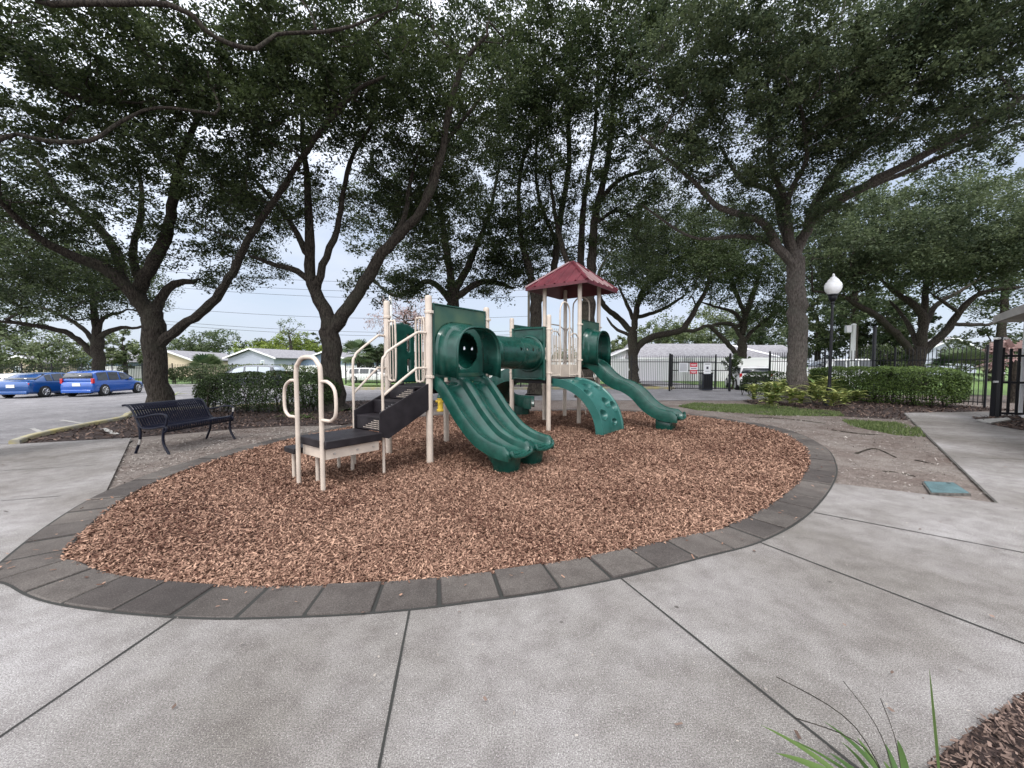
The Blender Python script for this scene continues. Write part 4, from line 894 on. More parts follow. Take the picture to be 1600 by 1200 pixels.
tree('oak_tree', 'thick oak behind the parked cars with long low boughs', [(154, 606, 27, .56), (154, 560, 0, .52), (152, 530, 0, .55)], [
    [(150, 560, 0, .3), (128, 535, 0, .28), (100, 518, -.5, .25), (50, 508, -1.5, .2), (0, 502, -2.5, .14)],
    [(150, 545, 0, .26), (132, 515, .5, .22), (90, 490, .8, .18), (50, 475, 1, .12), (0, 455, 1, .06)],
    [(150, 530, 0, .34), (147, 480, 0, .28), (140, 440, 0, .2), (120, 390, 0, .1)],
    [(154, 530, 0, .3), (165, 520, 0, .26), (190, 512, .4, .2), (215, 512, .8, .14), (240, 500, 1, .07)],
    [(152, 525, 0, .24), (160, 498, 0, .2), (190, 488, .5, .12)]],
    [(90, 440, 25, 110, 60, 5, 210), (180, 440, 26, 50, 50, 4, 60), (20, 380, 24, 60, 80, 4, 90)], 20, per=120, lsize=.16, spread=.75, step=.5, r0=.016)
# oak outside the left edge whose boughs hang over the view
s_ = Skel(31)
g_ = np.array([-9.2, 5.6, 0.])
s_.limb([(-9.2, 5.6, -.05, .6), (-9.2, 5.6, .5, .5), (-9.1, 5.7, 2.5, .44), (-8.9, 5.8, 4.2, .42)], .3)
s_.limb([(-8.9, 5.8, 4.2, .3), (-8.4, 6.0, 6.6, .13), (-7.0, 6.2, 7.35, .055), *[(*A(px, py, D), r) for px, py, D, r in ((60, 4, 6.4, .045), (265, 8, 6.6, .04), (335, 58, 6.9, .038), (400, 76, 7.1, .036), (432, 54, 7.4, .03), (530, 46, 7.8, .03), (620, 12, 8.2, .015))]], .3)
s_.limb([(-8.9, 5.8, 3.6, .2), *[(*A(px, py, D), r) for px, py, D, r in ((0, 216, 7.6, .045), (70, 220, 7.8, .042), (140, 220, 8, .04), (190, 190, 8.3, .035), (245, 168, 8.6, .028), (335, 178, 9, .03))]], .3)
s_.limb([(-8.9, 5.8, 4.2, .2), *[(*A(px, py, D), r) for px, py, D, r in ((0, 62, 9, .09), (60, 110, 9.2, .08), (110, 150, 9.5, .06), (200, 160, 9.8, .03))]], .3)
cl_ = ell(s_.rg, [(200, 50, 9, 280, 90, 2.6, 210), (500, 40, 9.5, 200, 80, 2.4, 130), (80, 180, 10, 140, 80, 2, 90), (-250, -150, 7, 300, 200, 4, 120)], keep=lambda p: p[2] > 4.4)
s_.grow(cl_, .3, r0=.009, minz=2.5)
t_ = thing('oak_tree', 'oak outside the left edge, seen only as dark boughs across the top left', 'tree', g_, TREES)
s_.mesh().build('trunk', M['bark'], t_); V, c_ = leaves(s_, 120, .085, .36); rawmesh('crown', V, 4, M['leaf'], t_, rnd=c_)

# background trees: each its own trunk and crown
def far_tree(name, label, px, py, D, wpx, topy, boty, seed, leaf='leaf3', n=90, per=90, ls=.3, spread=None, bark='bark', group='trees beyond the fences', dm=None, flat=.8):
    s = Skel(seed); g = A(px, py, D); g[2] = -.03; W_ = wpx * D / F; zt = HC + (H - topy) * D / F; zb = max(.25, HC + (H - boty) * D / F)
    c = np.array([g[0], g[1], (zt + zb) / 2]); r = min(.28, max(.12, (zt) * .03))
    s.limb([(g[0], g[1], -.05, r * 1.3), (g[0] + .1, g[1], max(zb, zt * .3), r), (g[0] - .1, g[1], zt * .62, r * .6)], max(.5, zt / 14))
    cl = []
    for _ in range(n):
        q = s.rg.normal(0, 1, 3); q /= np.linalg.norm(q); q *= s.rg.random() ** .4; lob = 1 + .2 * math.sin(q[0] * 7 + seed) * math.cos(q[2] * 5 + seed)
        cl.append(c + q * lob * np.array([W_ / 2, dm or W_ / 2.2, (zt - zb) / 2]))
    s.grow(cl, max(.5, W_ / 14), r0=.015 + D * .0004, minz=min(.3, zb))
    t = thing(name, label, 'tree', g, group); s.mesh().build('trunk', M[bark], t)
    sp = spread or max(.5, W_ * .09); V, cc = leaves(s, per, ls, sp, flat); rawmesh('crown', V, 4, M[leaf], t, rnd=cc); return t
far_tree('shade_tree', 'rounded grey green tree behind the two blue cars', 62, 600, 36, 150, 520, 585, 41, n=90, per=100, ls=.24)
far_tree('shade_tree', 'small green tree between the two left oak trunks', 196, 600, 42, 80, 515, 590, 42, n=60, per=90, ls=.26)
far_tree('shade_tree', 'dark green tree at the left edge beyond the cars', 0, 600, 50, 130, 460, 590, 43, leaf='leaf', n=90, per=90, ls=.35)
far_tree('shade_tree', 'low blue green tree standing behind the tan house', 318, 590, 95, 110, 516, 565, 44, leaf='leaf2', n=60, per=90, ls=.55)
far_tree('shade_tree', 'yellow green tree between the tan and the grey gabled house', 400, 590, 80, 70, 534, 565, 45, leaf='leafy', n=40, per=90, ls=.4)
far_tree('shade_tree', 'dark treetop peeking over the left end of the grey roof', 408, 590, 105, 70, 529, 560, 46, leaf='leaf2', n=40, per=80, ls=.55)
far_tree('shade_tree', 'fresh green bushy tree behind the grey gabled house', 458, 590, 78, 90, 521, 570, 47, leaf='leafy', n=60, per=100, ls=.4)
far_tree('shade_tree', 'thin wispy tree rising above the grey roof', 455, 590, 74, 45, 497, 545, 48, n=26, per=26, ls=.3, spread=.7)
far_tree('shade_tree', 'dark tree left of the second forked oak', 497, 590, 84, 46, 524, 570, 49, leaf='leaf2', n=40, per=80, ls=.45)
far_tree('shade_tree', 'olive green shrub tree right of the second forked oak', 590, 596, 40, 70, 535, 592, 50, leaf='leaf2', n=60, per=90, ls=.25)
far_tree('flowering_tree', 'bare twiggy tree with pinkish buds behind the stair rails', 640, 600, 45, 120, 462, 545, 51, leaf='bud', bark='bark', n=220, per=30, ls=.17, spread=.6)
far_tree('shade_tree', 'green tree behind the grey and white barn roofs at centre', 965, 590, 60, 70, 528, 572, 52, n=50, per=90, ls=.35)
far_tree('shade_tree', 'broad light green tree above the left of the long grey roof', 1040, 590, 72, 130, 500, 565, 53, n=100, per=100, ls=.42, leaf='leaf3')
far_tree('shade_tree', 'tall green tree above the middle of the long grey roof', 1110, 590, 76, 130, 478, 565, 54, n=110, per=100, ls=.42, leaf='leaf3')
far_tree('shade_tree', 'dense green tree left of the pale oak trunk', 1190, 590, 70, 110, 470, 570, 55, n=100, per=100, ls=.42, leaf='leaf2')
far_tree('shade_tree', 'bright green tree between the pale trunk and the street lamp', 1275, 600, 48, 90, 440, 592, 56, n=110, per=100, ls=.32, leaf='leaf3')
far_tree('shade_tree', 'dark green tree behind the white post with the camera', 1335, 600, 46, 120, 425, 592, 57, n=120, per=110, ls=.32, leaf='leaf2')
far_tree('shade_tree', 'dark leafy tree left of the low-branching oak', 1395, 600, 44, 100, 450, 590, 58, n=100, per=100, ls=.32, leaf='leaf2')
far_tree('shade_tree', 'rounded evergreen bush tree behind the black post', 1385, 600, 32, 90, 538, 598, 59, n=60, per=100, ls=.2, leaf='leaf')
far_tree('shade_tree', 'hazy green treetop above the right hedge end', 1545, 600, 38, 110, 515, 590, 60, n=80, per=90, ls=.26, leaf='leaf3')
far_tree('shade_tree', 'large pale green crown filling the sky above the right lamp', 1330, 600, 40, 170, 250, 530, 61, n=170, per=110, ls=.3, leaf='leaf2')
far_tree('shade_tree', 'large grey green crown behind the roof corner', 1560, 600, 36, 210, 240, 520, 62, n=190, per=110, ls=.28, leaf='leaf2')
for k, (px, D, wp, ty) in enumerate(((790, 62, 110, 545), (560, 95, 100, 540), (700, 90, 120, 548), (880, 85, 120, 545), (250, 90, 110, 535))):
    far_tree('shade_tree', ['low green tree seen between the tower posts', 'distant dark tree right of the second forked oak', 'distant green tree low behind the stair top', 'distant tree low behind the arch climber', 'distant tree between the first two left oaks'][k], px, 590, D, wp, ty, 588, 70 + k, n=50, per=80, ls=.45)
# vine foot on the gate oak and topiary bush
def leaf_ball(name, label, cat, regs, seed, leaf, per, ls, base, stem=None, group=None, keep=None):
    s = Skel(seed); t = thing(name, label, cat, base, group); cl = []
    for c, r, n in regs:
        for _ in range(n):
            q = s.rg.normal(0, 1, 3); q /= np.linalg.norm(q); cl.append(np.array(c) + q * s.rg.random() ** .3 * np.array(r))
    s.limb(stem, .12); s.grow(cl, .18, r0=.005, minz=-1); s.mesh().build('stem', M['bark'], t)
    V, c = leaves(s, per, ls, .12, 1.0, upw=.3); rawmesh('foliage', V, 4, M[leaf], t, rnd=c); return t
g = A(1143, 600, 24.5); g[2] = 0
leaf_ball('topiary_bush', 'dark round-headed bush with a knotty stem beside the gate', 'bush', [((g[0], g[1], 1.65), (.55, .5, .55), 70), ((g[0] + .1, g[1], .8), (.25, .25, .4), 12)], 81, 'hedge', 60, .07, g, [(g[0], g[1], -.05, .07), (g[0] + .12, g[1], .5, .05), (g[0] - .05, g[1], 1.0, .05), (g[0], g[1], 1.6, .03)])
g = A(1161, 600, 37.2); g[2] = 0
leaf_ball('ivy_bush', 'dark ivy mass climbing the foot of the gate oak', 'ivy', [((g[0], g[1], 1.1), (1.2, .5, 1.2), 70)], 82, 'hedge', 60, .14, g, [(g[0], g[1], -.05, .1), (g[0], g[1], 2, .04)])

# ------------------------------------------------------------ hedges
def hedge(name, label, centre, ang, lx, ly, z0, z1, leaf, seed, dens=900, ls=.055, group='clipped hedges', rnd_end=2.6):
    rg = np.random.default_rng(seed); t = thing(name, label, 'hedge', (centre[0], centre[1], 0), group); n = int(dens * (lx * ly + (lx + ly) * 2 * (z1 - z0)))
    ca, sa = math.cos(ang), math.sin(ang)
    q = rg.normal(0, 1, (n, 3)); q /= (np.abs(q) ** rnd_end).sum(1)[:, None] ** (1 / rnd_end); sh_ = 1 - np.abs(rg.normal(0, .11, n)); q *= sh_[:, None]
    x = q[:, 0] * lx / 2; y = q[:, 1] * ly / 2; zc = (z0 + z1) / 2; z = zc + q[:, 2] * (z1 - z0) / 2 * (1 + .05 * np.sin(x * 5) * np.cos(x * 2.3 + y * 4))
    y *= 1 + .08 * np.sin(x * 3 + z * 4); k = (rg.random(n) < np.clip((z - z0) / (z1 - z0) * 2.2, .12, 1)) & (np.sin(x * 6.1) + np.sin(z * 9 + x * 2) + np.sin(x * 13 + y * 5) + rg.normal(0, .7, n) > -1.6); x, y, z, q = x[k], y[k], z[k], q[k]; n = len(x)
    c = np.c_[centre[0] + x * ca - y * sa, centre[1] + x * sa + y * ca, z]
    nr = rg.normal(0, .8, (n, 3)) + np.c_[q[:, 0] * ca - q[:, 1] * sa, q[:, 0] * sa + q[:, 1] * ca, q[:, 2] + .5]; nr /= np.linalg.norm(nr, axis=1)[:, None]
    a = rg.normal(0, 1, (n, 3)); a -= nr * (a * nr).sum(1)[:, None]; a /= np.linalg.norm(a, axis=1)[:, None]; bb = np.cross(nr, a); l = ls * rg.uniform(.7, 1.4, n)[:, None]
    V = np.stack([c - a * l * .5, c + bb * l * .28, c + a * l * .5, c - bb * l * .28], 1)
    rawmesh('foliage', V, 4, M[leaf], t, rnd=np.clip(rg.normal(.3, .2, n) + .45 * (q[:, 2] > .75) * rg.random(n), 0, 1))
    b = MB(); r_ = random.Random(seed)
    for i in range(int(lx * 5)):
        xx = r_.uniform(-.46, .46) * lx; yy = r_.uniform(-.35, .35) * ly; p = np.array([centre[0] + xx * ca - yy * sa, centre[1] + xx * sa + yy * ca, -.03])
        for j in range(3):
            e_ = p + np.array([r_.uniform(-.3, .3), r_.uniform(-.3, .3), z1 * r_.uniform(.6, .9)]); m_ = (p + e_) / 2 + np.array([r_.uniform(-.08, .08), r_.uniform(-.08, .08), 0]); b.tube([p, m_, e_], [.014, .01, .005], 5)
    b.build('stem', M['bark'], t); return t
c = (A(418, 600, 12.6) + A(418, 600, 13.0)) / 2
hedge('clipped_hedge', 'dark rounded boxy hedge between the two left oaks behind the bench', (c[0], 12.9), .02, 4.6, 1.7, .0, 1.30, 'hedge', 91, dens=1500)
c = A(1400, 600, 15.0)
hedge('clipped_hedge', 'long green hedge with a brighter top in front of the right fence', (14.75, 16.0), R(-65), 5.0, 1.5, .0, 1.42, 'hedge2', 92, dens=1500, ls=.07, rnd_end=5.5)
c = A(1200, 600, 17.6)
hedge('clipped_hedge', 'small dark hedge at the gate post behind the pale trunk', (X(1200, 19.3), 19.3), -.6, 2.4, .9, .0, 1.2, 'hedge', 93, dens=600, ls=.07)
hedge('clipped_hedge', 'loose climbing hedge row along the lot fence at left', (-20.5, 30.6), 0, 13, 1.0, 0, 1.55, 'leaf3', 94, dens=160, ls=.14)
hedge('clipped_hedge', 'low green shrub row beyond the drive behind the stairs', (-5.6, 29.8), 0, 6.5, 1.2, 0, 1.15, 'hedge2', 95, dens=220, ls=.12)

# ------------------------------------------------------------ leafy plants
def strap(b, base, az_, L_, lean, w_, droop, n=7, fold=.25):
    d = np.array([math.cos(az_), math.sin(az_), 0]); s_ = np.array([-math.sin(az_), math.cos(az_), 0]); Lr = []
    for i in range(n + 1):
        t = i / n; p = np.array(base) + d * (L_ * (lean * t + droop * .5 * t * t)) + Z * (L_ * (t * (1 - lean * .5) - droop * t * t * .75))
        ww = w_ * math.sin(math.pi * min(1, .12 + t * .88)) ** .7 if t < 1 else 0
        if i == n: ww = w_ * .03
        Lr.append((p - s_ * ww + Z * ww * fold, p, p + s_ * ww + Z * ww * fold))
    o = len(b.v)
    for tri in Lr: b.v += [tuple(q) for q in tri]
    for i in range(n):
        k = o + i * 3; b.f += [(k, k + 1, k + 4, k + 3), (k + 1, k + 2, k + 5, k + 4)]
def build_rnd(b, name, mat, parent, per, seed):
    o = b.build(name, mat, parent); rg = np.random.default_rng(seed); n = len(o.data.polygons); a = o.data.attributes.new('rnd', 'FLOAT', 'FACE')
    a.data.foreach_set('value', np.clip(np.repeat(rg.normal(.5, .28, n // per + 1), per)[:n], 0, 1).astype(np.float32)); return o
GING = [(1178, 628, .62), (1196, 624, .7), (1214, 630, .75), (1232, 634, .6), (1204, 638, .5), (1252, 634, .55), (1264, 622, .9), (1280, 618, 1.05), (1276, 632, .85), (1292, 628, .9), (1300, 638, .6), (1318, 634, .5), (1336, 630, .45), (1222, 622, .8)]
GL = ['yellow green ginger clump at the far left of the bed', 'ginger clump second from the left beside the drive', 'ginger clump third from the left with arching leaves', 'low ginger clump just left of the pale trunk foot', 'small ginger clump at the grass edge left of the trunk', 'ginger clump directly before the pale trunk', 'tall ginger clump at the right foot of the trunk', 'tallest ginger clump below the street lamp', 'ginger clump between the trunk and the tallest clump', 'ginger clump just right of the lamp post foot', 'low pale ginger clump in front of the lamp post', 'small ginger clump right of the lamp at the hedge foot', 'rightmost little ginger clump by the hedge', 'ginger clump behind the others left of the trunk']
for k, (px, py, hh) in enumerate(GING):
    hh *= 1.22
    g = G(px, py); g[2] = -.03; r_ = random.Random(200 + k); t = thing('ginger_plant', GL[k], 'plant', g, 'variegated ginger plants round the right oak')
    for j in range(6):
        b = MB(); a0 = r_.uniform(0, 6.28); sp = r_.uniform(.1, .45)
        top = g + np.array([math.cos(a0) * sp * hh * .7, math.sin(a0) * sp * hh * .7, hh * r_.uniform(.6, .9)])
        st_ = [g + np.array([math.cos(a0), math.sin(a0), 0]) * .05, (g + top) / 2 + Z * .08, top]
        for q in range(9):
            f_ = q / 9; p = np.array(catmull(st_, n=5)[min(10, int(2 + f_ * 9))]); strap(b, p, a0 + (q % 2) * math.pi + r_.uniform(-.8, .8), hh * r_.uniform(.38, .55), r_.uniform(.6, 1.0), .058, r_.uniform(.3, .7), 5)
        build_rnd(b, 'leaf_spray', M['ginger'], t, 10, k * 10 + j)
g = G(1310, 1330); g = np.array([1.19, 1.13, 0.])
t = thing('strap_leaf_plant', 'long strap-leaved plant with drooping blades at the bottom right corner', 'plant', g); r_ = random.Random(5)
for az_, L_, lean, w_, dr, dx in [(a_, b_, c_, d_ * 1.5, e2, f2) for a_, b_, c_, d_, e2, f2 in ((2.45, .42, .55, .013, .75, -.05), (2.2, .36, .8, .008, .6, -.04), (2.75, .40, .75, .009, .95, -.06), (1.9, .30, .3, .009, .3, 0), (1.2, .28, .35, .008, .4, .02), (.9, .36, .5, .008, .8, .03), (2.9, .30, .9, .007, .6, -.03), (2.1, .24, .6, .010, .5, .0), (1.6, .2, .4, .009, .3, .04), (2.6, .3, .4, .006, .5, .02), (2.3, .26, .9, .005, .4, .03), (1.4, .3, .5, .006, .9, -.02), (.6, .25, .7, .006, .6, .05), (2.0, .34, .7, .005, 1.0, -.01), (2.8, .22, .5, .005, .3, .0), (1.8, .38, .45, .007, .7, .03))]:
    b = MB(); strap(b, g + np.array([dx, .02, .09]), az_, L_ * (.72 if az_ > 2.3 else .9), lean, w_, dr, 12); build_rnd(b, 'blade', M['blade'], t, 24, int(az_ * 100 + dx * 1000))
b = MB(); strap(b, g + np.array([.17, .06, .12]), 2.1, .43, .10, .014, .0, 12, .1); build_rnd(b, 'blade', M['blade'], t, 24, 99)
for a_, l_ in ((2.5, .42), (1.5, .33), (2.9, .38), (1.1, .3)):
    MB().tube(catmull([g + Z * .1, g + np.array([math.cos(a_) * l_ * .3, math.sin(a_) * l_ * .3, .1 + l_ * .6]), g + np.array([math.cos(a_) * l_ * .8, math.sin(a_) * l_ * .8, .1 + l_ * .75])], n=6), .0016, 4).build('dry_stalk', M['bark'], t)
def palm(name, label, g, h, nf, L_, seed, leaf='palmleaf', group='fan palms in the yards'):
    t = thing(name, label, 'palm', g, group); r_ = random.Random(seed); top = np.array(g) + Z * h
    MB().tube([np.array(g) - Z * .05, (np.array(g) + top) / 2 + np.array([.03, 0, 0]), top], [.16, .14, .12], 10).build('trunk', M['bark'], t); b = MB()
    for i in range(nf):
        a_ = r_.uniform(0, 6.28); el = r_.uniform(-.5, 1.3); d = np.array([math.cos(a_) * math.cos(el), math.sin(a_) * math.cos(el), math.sin(el)]); hub = top + d * L_ * .45
        sx = np.cross(d, Z); sx /= np.linalg.norm(sx) + 1e-6; b.tube([top, hub], .012, 4)
        for j in range(-6, 7):
            an = j * .22; dd = d * math.cos(an) + sx * math.sin(an); e_ = hub + dd * L_ * .6 - Z * .12 * L_; nn = np.cross(dd, np.cross(d, sx)); nn /= np.linalg.norm(nn) + 1e-6
            m_ = hub + dd * L_ * .35; b.add([hub, m_ + nn * .04 * L_, e_, m_ - nn * .04 * L_], [(0, 1, 2, 3)])
    build_rnd(b, 'fronds', M[leaf], t, 8, seed); return t
g = A(322, 600, 33); g[2] = 0; palm('fan_palm', 'small fan palm in front of the tan house', g, 1.0, 26, 1.7, 301)
g = A(560, 600, 38); g[2] = 0; palm('fan_palm', 'shaggy fan palm just right of the second forked oak', g, 2.4, 34, 1.9, 302)
g = A(1500, 600, 20); g[2] = 0; palm('fan_palm', 'green fan palm behind the right fence', g, 1.1, 26, 1.5, 303)
g = A(1585, 600, 16); g[2] = 0; palm('fan_palm', 'palm with reddish dry fronds behind the iron gate', g, 1.7, 20, 1.1, 304, 'bud')
for k, (px, py) in enumerate(((565, 645), (450, 650), (480, 652), (545, 640))):
    g = G(px, py); g[2] = -.03; t = thing('strap_grass', ['tuft of strap leaves at the foot of the second forked oak', 'thin tuft under the left of the hedge', 'thin tuft under the hedge beside the grab hoop', 'small tuft between hedge and second forked oak'][k], 'plant', g, 'tufts in the left bed'); b = MB(); r_ = random.Random(k)
    for j in range(16): strap(b, g, r_.uniform(0, 6.28), r_.uniform(.3, .5), r_.uniform(.5, 1), .012, r_.uniform(.3, .9), 6)
    build_rnd(b, 'blades', M['blade'], t, 12, k)
g = G(272, 618); g[2] = 0
t = thing('strap_grass', 'spiky green tuft beside the bench-side oak trunk', 'plant', g, 'tufts in the left bed'); b = MB(); r_ = random.Random(44)
for j in range(14): strap(b, g, r_.uniform(0, 6.28), r_.uniform(.4, .8), r_.uniform(.6, 1), .03, r_.uniform(.3, .9), 6)
build_rnd(b, 'blades', M['ginger'], t, 12, 4)

# ------------------------------------------------------------ bench
f0 = np.array([-5.93, 6.73, 0.]); e_ = np.array([.11, .994, 0]); fw = np.array([.994, -.11, 0]); BL = 1.40
def BQ(a, d, z): return f0 + e_ * a + fw * d + Z * z
t = thing('park_bench', 'black slatted metal park bench with curved arms beside the mulch ring', 'bench', f0 - e_ * 0)
prof = catmull([np.array([d, z, 0]) for d, z in ((.0, .36), (.035, .40), (.02, .45), (-.05, .455), (-.2, .425), (-.38, .42), (-.46, .45), (-.53, .58), (-.59, .70), (-.65, .78), (-.72, .815), (-.79, .81))], n=4)
ks = 23
for nm, seg in (('seat', prof[:ks]), ('backrest', prof[ks - 1:])):
    b = MB(); n = 30; pw = (BL - .06) / n
    for i in range(n):
        a0 = .03 + pw * (i + .12); a1 = .03 + pw * (i + .88)
        b.loft([[BQ(a0, p[0], p[1]), BQ(a1, p[0], p[1]), BQ(a1, p[0], p[1] - .006), BQ(a0, p[0] - .004, p[1] - .006)] for p in seg])
    for q in ((seg[0], seg[-1], seg[len(seg) // 2]) if nm == 'backrest' else (seg[0], seg[len(seg) // 2])): b.tube([BQ(0.02, q[0], q[1] - .008), BQ(BL - .02, q[0], q[1] - .008)], .010, 8)
    b.build(nm, M['bench'], t)
for a_ in (0, BL):
    MB().tube([BQ(a_, p[0], p[1] - .012) for p in prof], .019, 8).build('end_frame', M['bench'], t)
    MB().tube(P2([BQ(a_, -.52, .60), BQ(a_, -.42, .60), BQ(a_, -.2, .645), BQ(a_, -.02, .655), BQ(a_, .05, .61), BQ(a_, .035, .5), BQ(a_, .0, .42)], 5), .018, 8).build('armrest', M['bench'], t)
    l = MB().tube(P2([BQ(a_, .0, .43), BQ(a_, -.035, .30), BQ(a_, -.03, .15), BQ(a_, .03, .03), BQ(a_, .07, -.03)], 5), .021, 8).build('leg', M['bench'], t)
    l = MB().tube(P2([BQ(a_, -.50, .46), BQ(a_, -.47, .34), BQ(a_, -.49, .18), BQ(a_, -.55, .04), BQ(a_, -.58, -.03)], 5), .021, 8).build('leg', M['bench'], t)
    if a_ == 0: MB().tube(P2([BQ(a_, -.478, .22), BQ(a_, -.49, .17), BQ(a_, -.505, .13)], 4), .0225, 8).build('bare_patch', M['bare'], l)
    else: MB().tube(P2([BQ(a_, .05, .62), BQ(a_, .052, .59), BQ(a_, .045, .54)], 4), .0195, 8).build('bare_patch', M['bare'], t)

# ------------------------------------------------------------ street lamp
g = A(1296, 600, 14.6); g[2] = 0
t = thing('street_lamp', 'black lamp post with a white acorn globe among the ginger plants', 'street lamp', g)
MB().lathe([(.15, -.05), (.15, .12), (.11, .2), (.10, .55), (.065, .7), (.055, .8)], g, 18).build('base', M['iron'], t)
MB().lathe([(.055, .78), (.042, 3.72), (.06, 3.74), (.06, 3.80)], g, 16).build('pole', M['iron'], t)
MB().lathe([(.06, 3.80), (.10, 3.84), (.13, 3.92), (.13, 4.0), (.155, 4.03), (.155, 4.07)], g, 20).build('globe_holder', M['iron'], t)
gl = MB().lathe([(.14, 4.07), (.22, 4.16), (.262, 4.27), (.268, 4.38), (.24, 4.47), (.19, 4.52), (.19, 4.54), (.15, 4.60), (.09, 4.66)], g, 28).build('globe', M['globe'], t)
MB().lathe([(.092, 4.65), (.10, 4.67), (.06, 4.70), (.03, 4.72), (.045, 4.75), (.012, 4.82)], g, 16).build('finial', M['globe'], gl)

# ------------------------------------------------------------ fences and gates
def picket_fence(name, label, p0, p1, h, gap=.11, postgap=2.4, rails=(.12, .82), th=.019, posth=.08, postw=.06, group='black picket fences', mat='iron', posts=True, capr=None):
    p0 = np.array([p0[0], p0[1], 0.]); p1 = np.array([p1[0], p1[1], 0.]); L_ = np.linalg.norm(p1 - p0); d = (p1 - p0) / L_; n_ = np.array([-d[1], d[0], 0]); ax = (d, n_, Z)
    t = thing(name, label, 'fence', p0, group); b = MB(); k = int(L_ / gap)
    for i in range(k):
        c = p0 + d * (i + .5) * L_ / k; b.box(c + Z * (h / 2 + .03), (th, th, h - .06), ax=ax)
        q = c + Z * h; s_ = th / 2; b.add([q + d * s_ + n_ * s_, q - d * s_ + n_ * s_, q - d * s_ - n_ * s_, q + d * s_ - n_ * s_, q + Z * .05], [(0, 1, 4), (1, 2, 4), (2, 3, 4), (3, 0, 4)])
    b.build('pickets', M[mat], t, flat=True)
    for r_ in rails: MB().box((p0 + p1) / 2 + Z * h * r_, (L_, .03, .035), ax=ax).build('rail', M[mat], t, flat=True)
    if posts:
        m = max(1, int(round(L_ / postgap)))
        for i in range(m + 1):
            MB().box(p0 + d * L_ * i / m + n_ * .002 + Z * (h + posth) / 2, (postw, postw, h + posth + .04), ax=ax).build('post', M[mat], t, flat=True)
    return t
picket_fence('iron_fence', 'low black picket fence behind the parked cars', (X(-60, 31.5), 31.5), (X(505, 31.5), 31.5), 1.52, gap=.13)
picket_fence('iron_fence', 'black picket fence between the second forked oak and the play tower', (X(540, 31), 31), (X(745, 29), 29), 1.62, gap=.13)
picket_fence('iron_fence', 'tall black picket fence before the white wall left of the gate', (X(760, 27.5), 27.5), (X(1049, 25), 25), 2.06)
picket_fence('iron_fence', 'short black fence piece showing behind the open gate leaf', (X(1050, 25.1), 25.1), (X(1118, 24.9), 24.9), 2.06)
picket_fence('iron_fence', 'black picket fence from the drive to the entrance behind the long hedge', (X(1202, 20.6), 20.6), (X(1541, 14.0), 14.0), 2.1, rails=(.08, .80), postgap=2.2)
def gate(name, label, p0, p1, h, rails, gap=.11, fr=.045, th=.02, group=None):
    p0 = np.array([p0[0], p0[1], 0.]); p1 = np.array([p1[0], p1[1], 0.]); L_ = np.linalg.norm(p1 - p0); d = (p1 - p0) / L_; n_ = np.array([-d[1], d[0], 0]); ax = (d, n_, Z)
    t = thing(name, label, 'gate', p0, group); b = MB(); k = int(L_ / gap)
    for i in range(1, k): b.box(p0 + d * i * L_ / k + Z * (h / 2 + .06), (th, th, h - .1), ax=ax)
    b.build('pickets', M['iron'], t, flat=True)
    b = MB()
    for r_ in rails: b.box((p0 + p1) / 2 + Z * r_, (L_, fr * .8, fr), ax=ax)
    for q in (p0, p1): b.box(q + Z * (h / 2 + .04), (fr, fr, h), ax=ax)
    b.build('frame', M['iron'], t, flat=True); return t, d, n_
gt, gd, gn = gate('drive_gate', 'black drive gate leaf standing open with three signs on it', (X(1050, 22.8), 22.8), (X(1139, 22.6), 22.6), 1.98, (.16, 1.18, 1.62))
for px, D in ((1046.5, 22.9), (1140.5, 22.7)): MB().box((X(px, D), D, 1.05), (.09, .09, 2.2)).build('post', M['iron'], gt, bevel=.008)
def sign(name, label, px0, px1, y0, y1, D, mat, bands, group='signs on the drive gate'):
    a = A(px0, y1, D); c_ = A(px1, y0, D); w_ = c_[0] - a[0]; h = c_[2] - a[2]; o = np.array([a[0], D, a[2]]); t = thing(name, label, 'sign', o, group)
    MB().box(o + np.array([w_ / 2, 0, h / 2]), (w_, .012, h)).build('board', M[mat], t)
    for x0, x1, z0, z1, m in bands: MB().box(o + np.array([w_ * (x0 + x1) / 2, -.0085 - (.002 if m != 'signwhite' or mat == 'signred' and z1 - z0 < .2 else 0), h * (z0 + z1) / 2]), (w_ * (x1 - x0), .004, h * (z1 - z0))).build('lettering' if m == 'ink' or z1 - z0 < .08 else 'band', M[m], t)
    return t
ln = [(.12, .88, .86 - i * .12, .90 - i * .12, 'ink') for i in range(7)]
sign('gate_sign', 'white sign with lines of small print at the left of the gate', 1060.5, 1075, 567, 581.5, 22.66, 'signwhite', ln)
sign('gate_sign', 'red and white sign in the middle of the gate', 1078, 1089.5, 567, 584, 22.66, 'signred', [(.0, 1, .36, .62, 'signwhite'), (.1, .9, .84, .88, 'signwhite'), (.18, .82, .74, .78, 'signwhite'), (.1, .9, .46, .52, 'ink'), (.1, .9, .2, .24, 'signwhite'), (.2, .8, .10, .14, 'signwhite')])
sign('gate_sign', 'pale grey sign with a dark symbol at the right of the gate', 1099.5, 1111, 567, 584, 22.64, 'signwhite', [(.15, .85, .86, .92, 'ink'), (.35, .65, .42, .66, 'ink'), (.2, .8, .22, .26, 'ink')])
g = np.array([X(1103, 23.6), 23.6, 0.]); t = thing('utility_cabinet', 'dark utility cabinet standing behind the drive gate', 'utility box', g)
MB().box(g + Z * .5, (.62, .5, 1.0)).build('cabinet', M['cardark'], t, bevel=.03); MB().box(g + Z * 1.02, (.66, .54, .05)).build('lid', M['wood'], t, bevel=.01); MB().box(g + np.array([.0, -.255, .5]), (.5, .01, .8)).build('door', M['iron'], t)
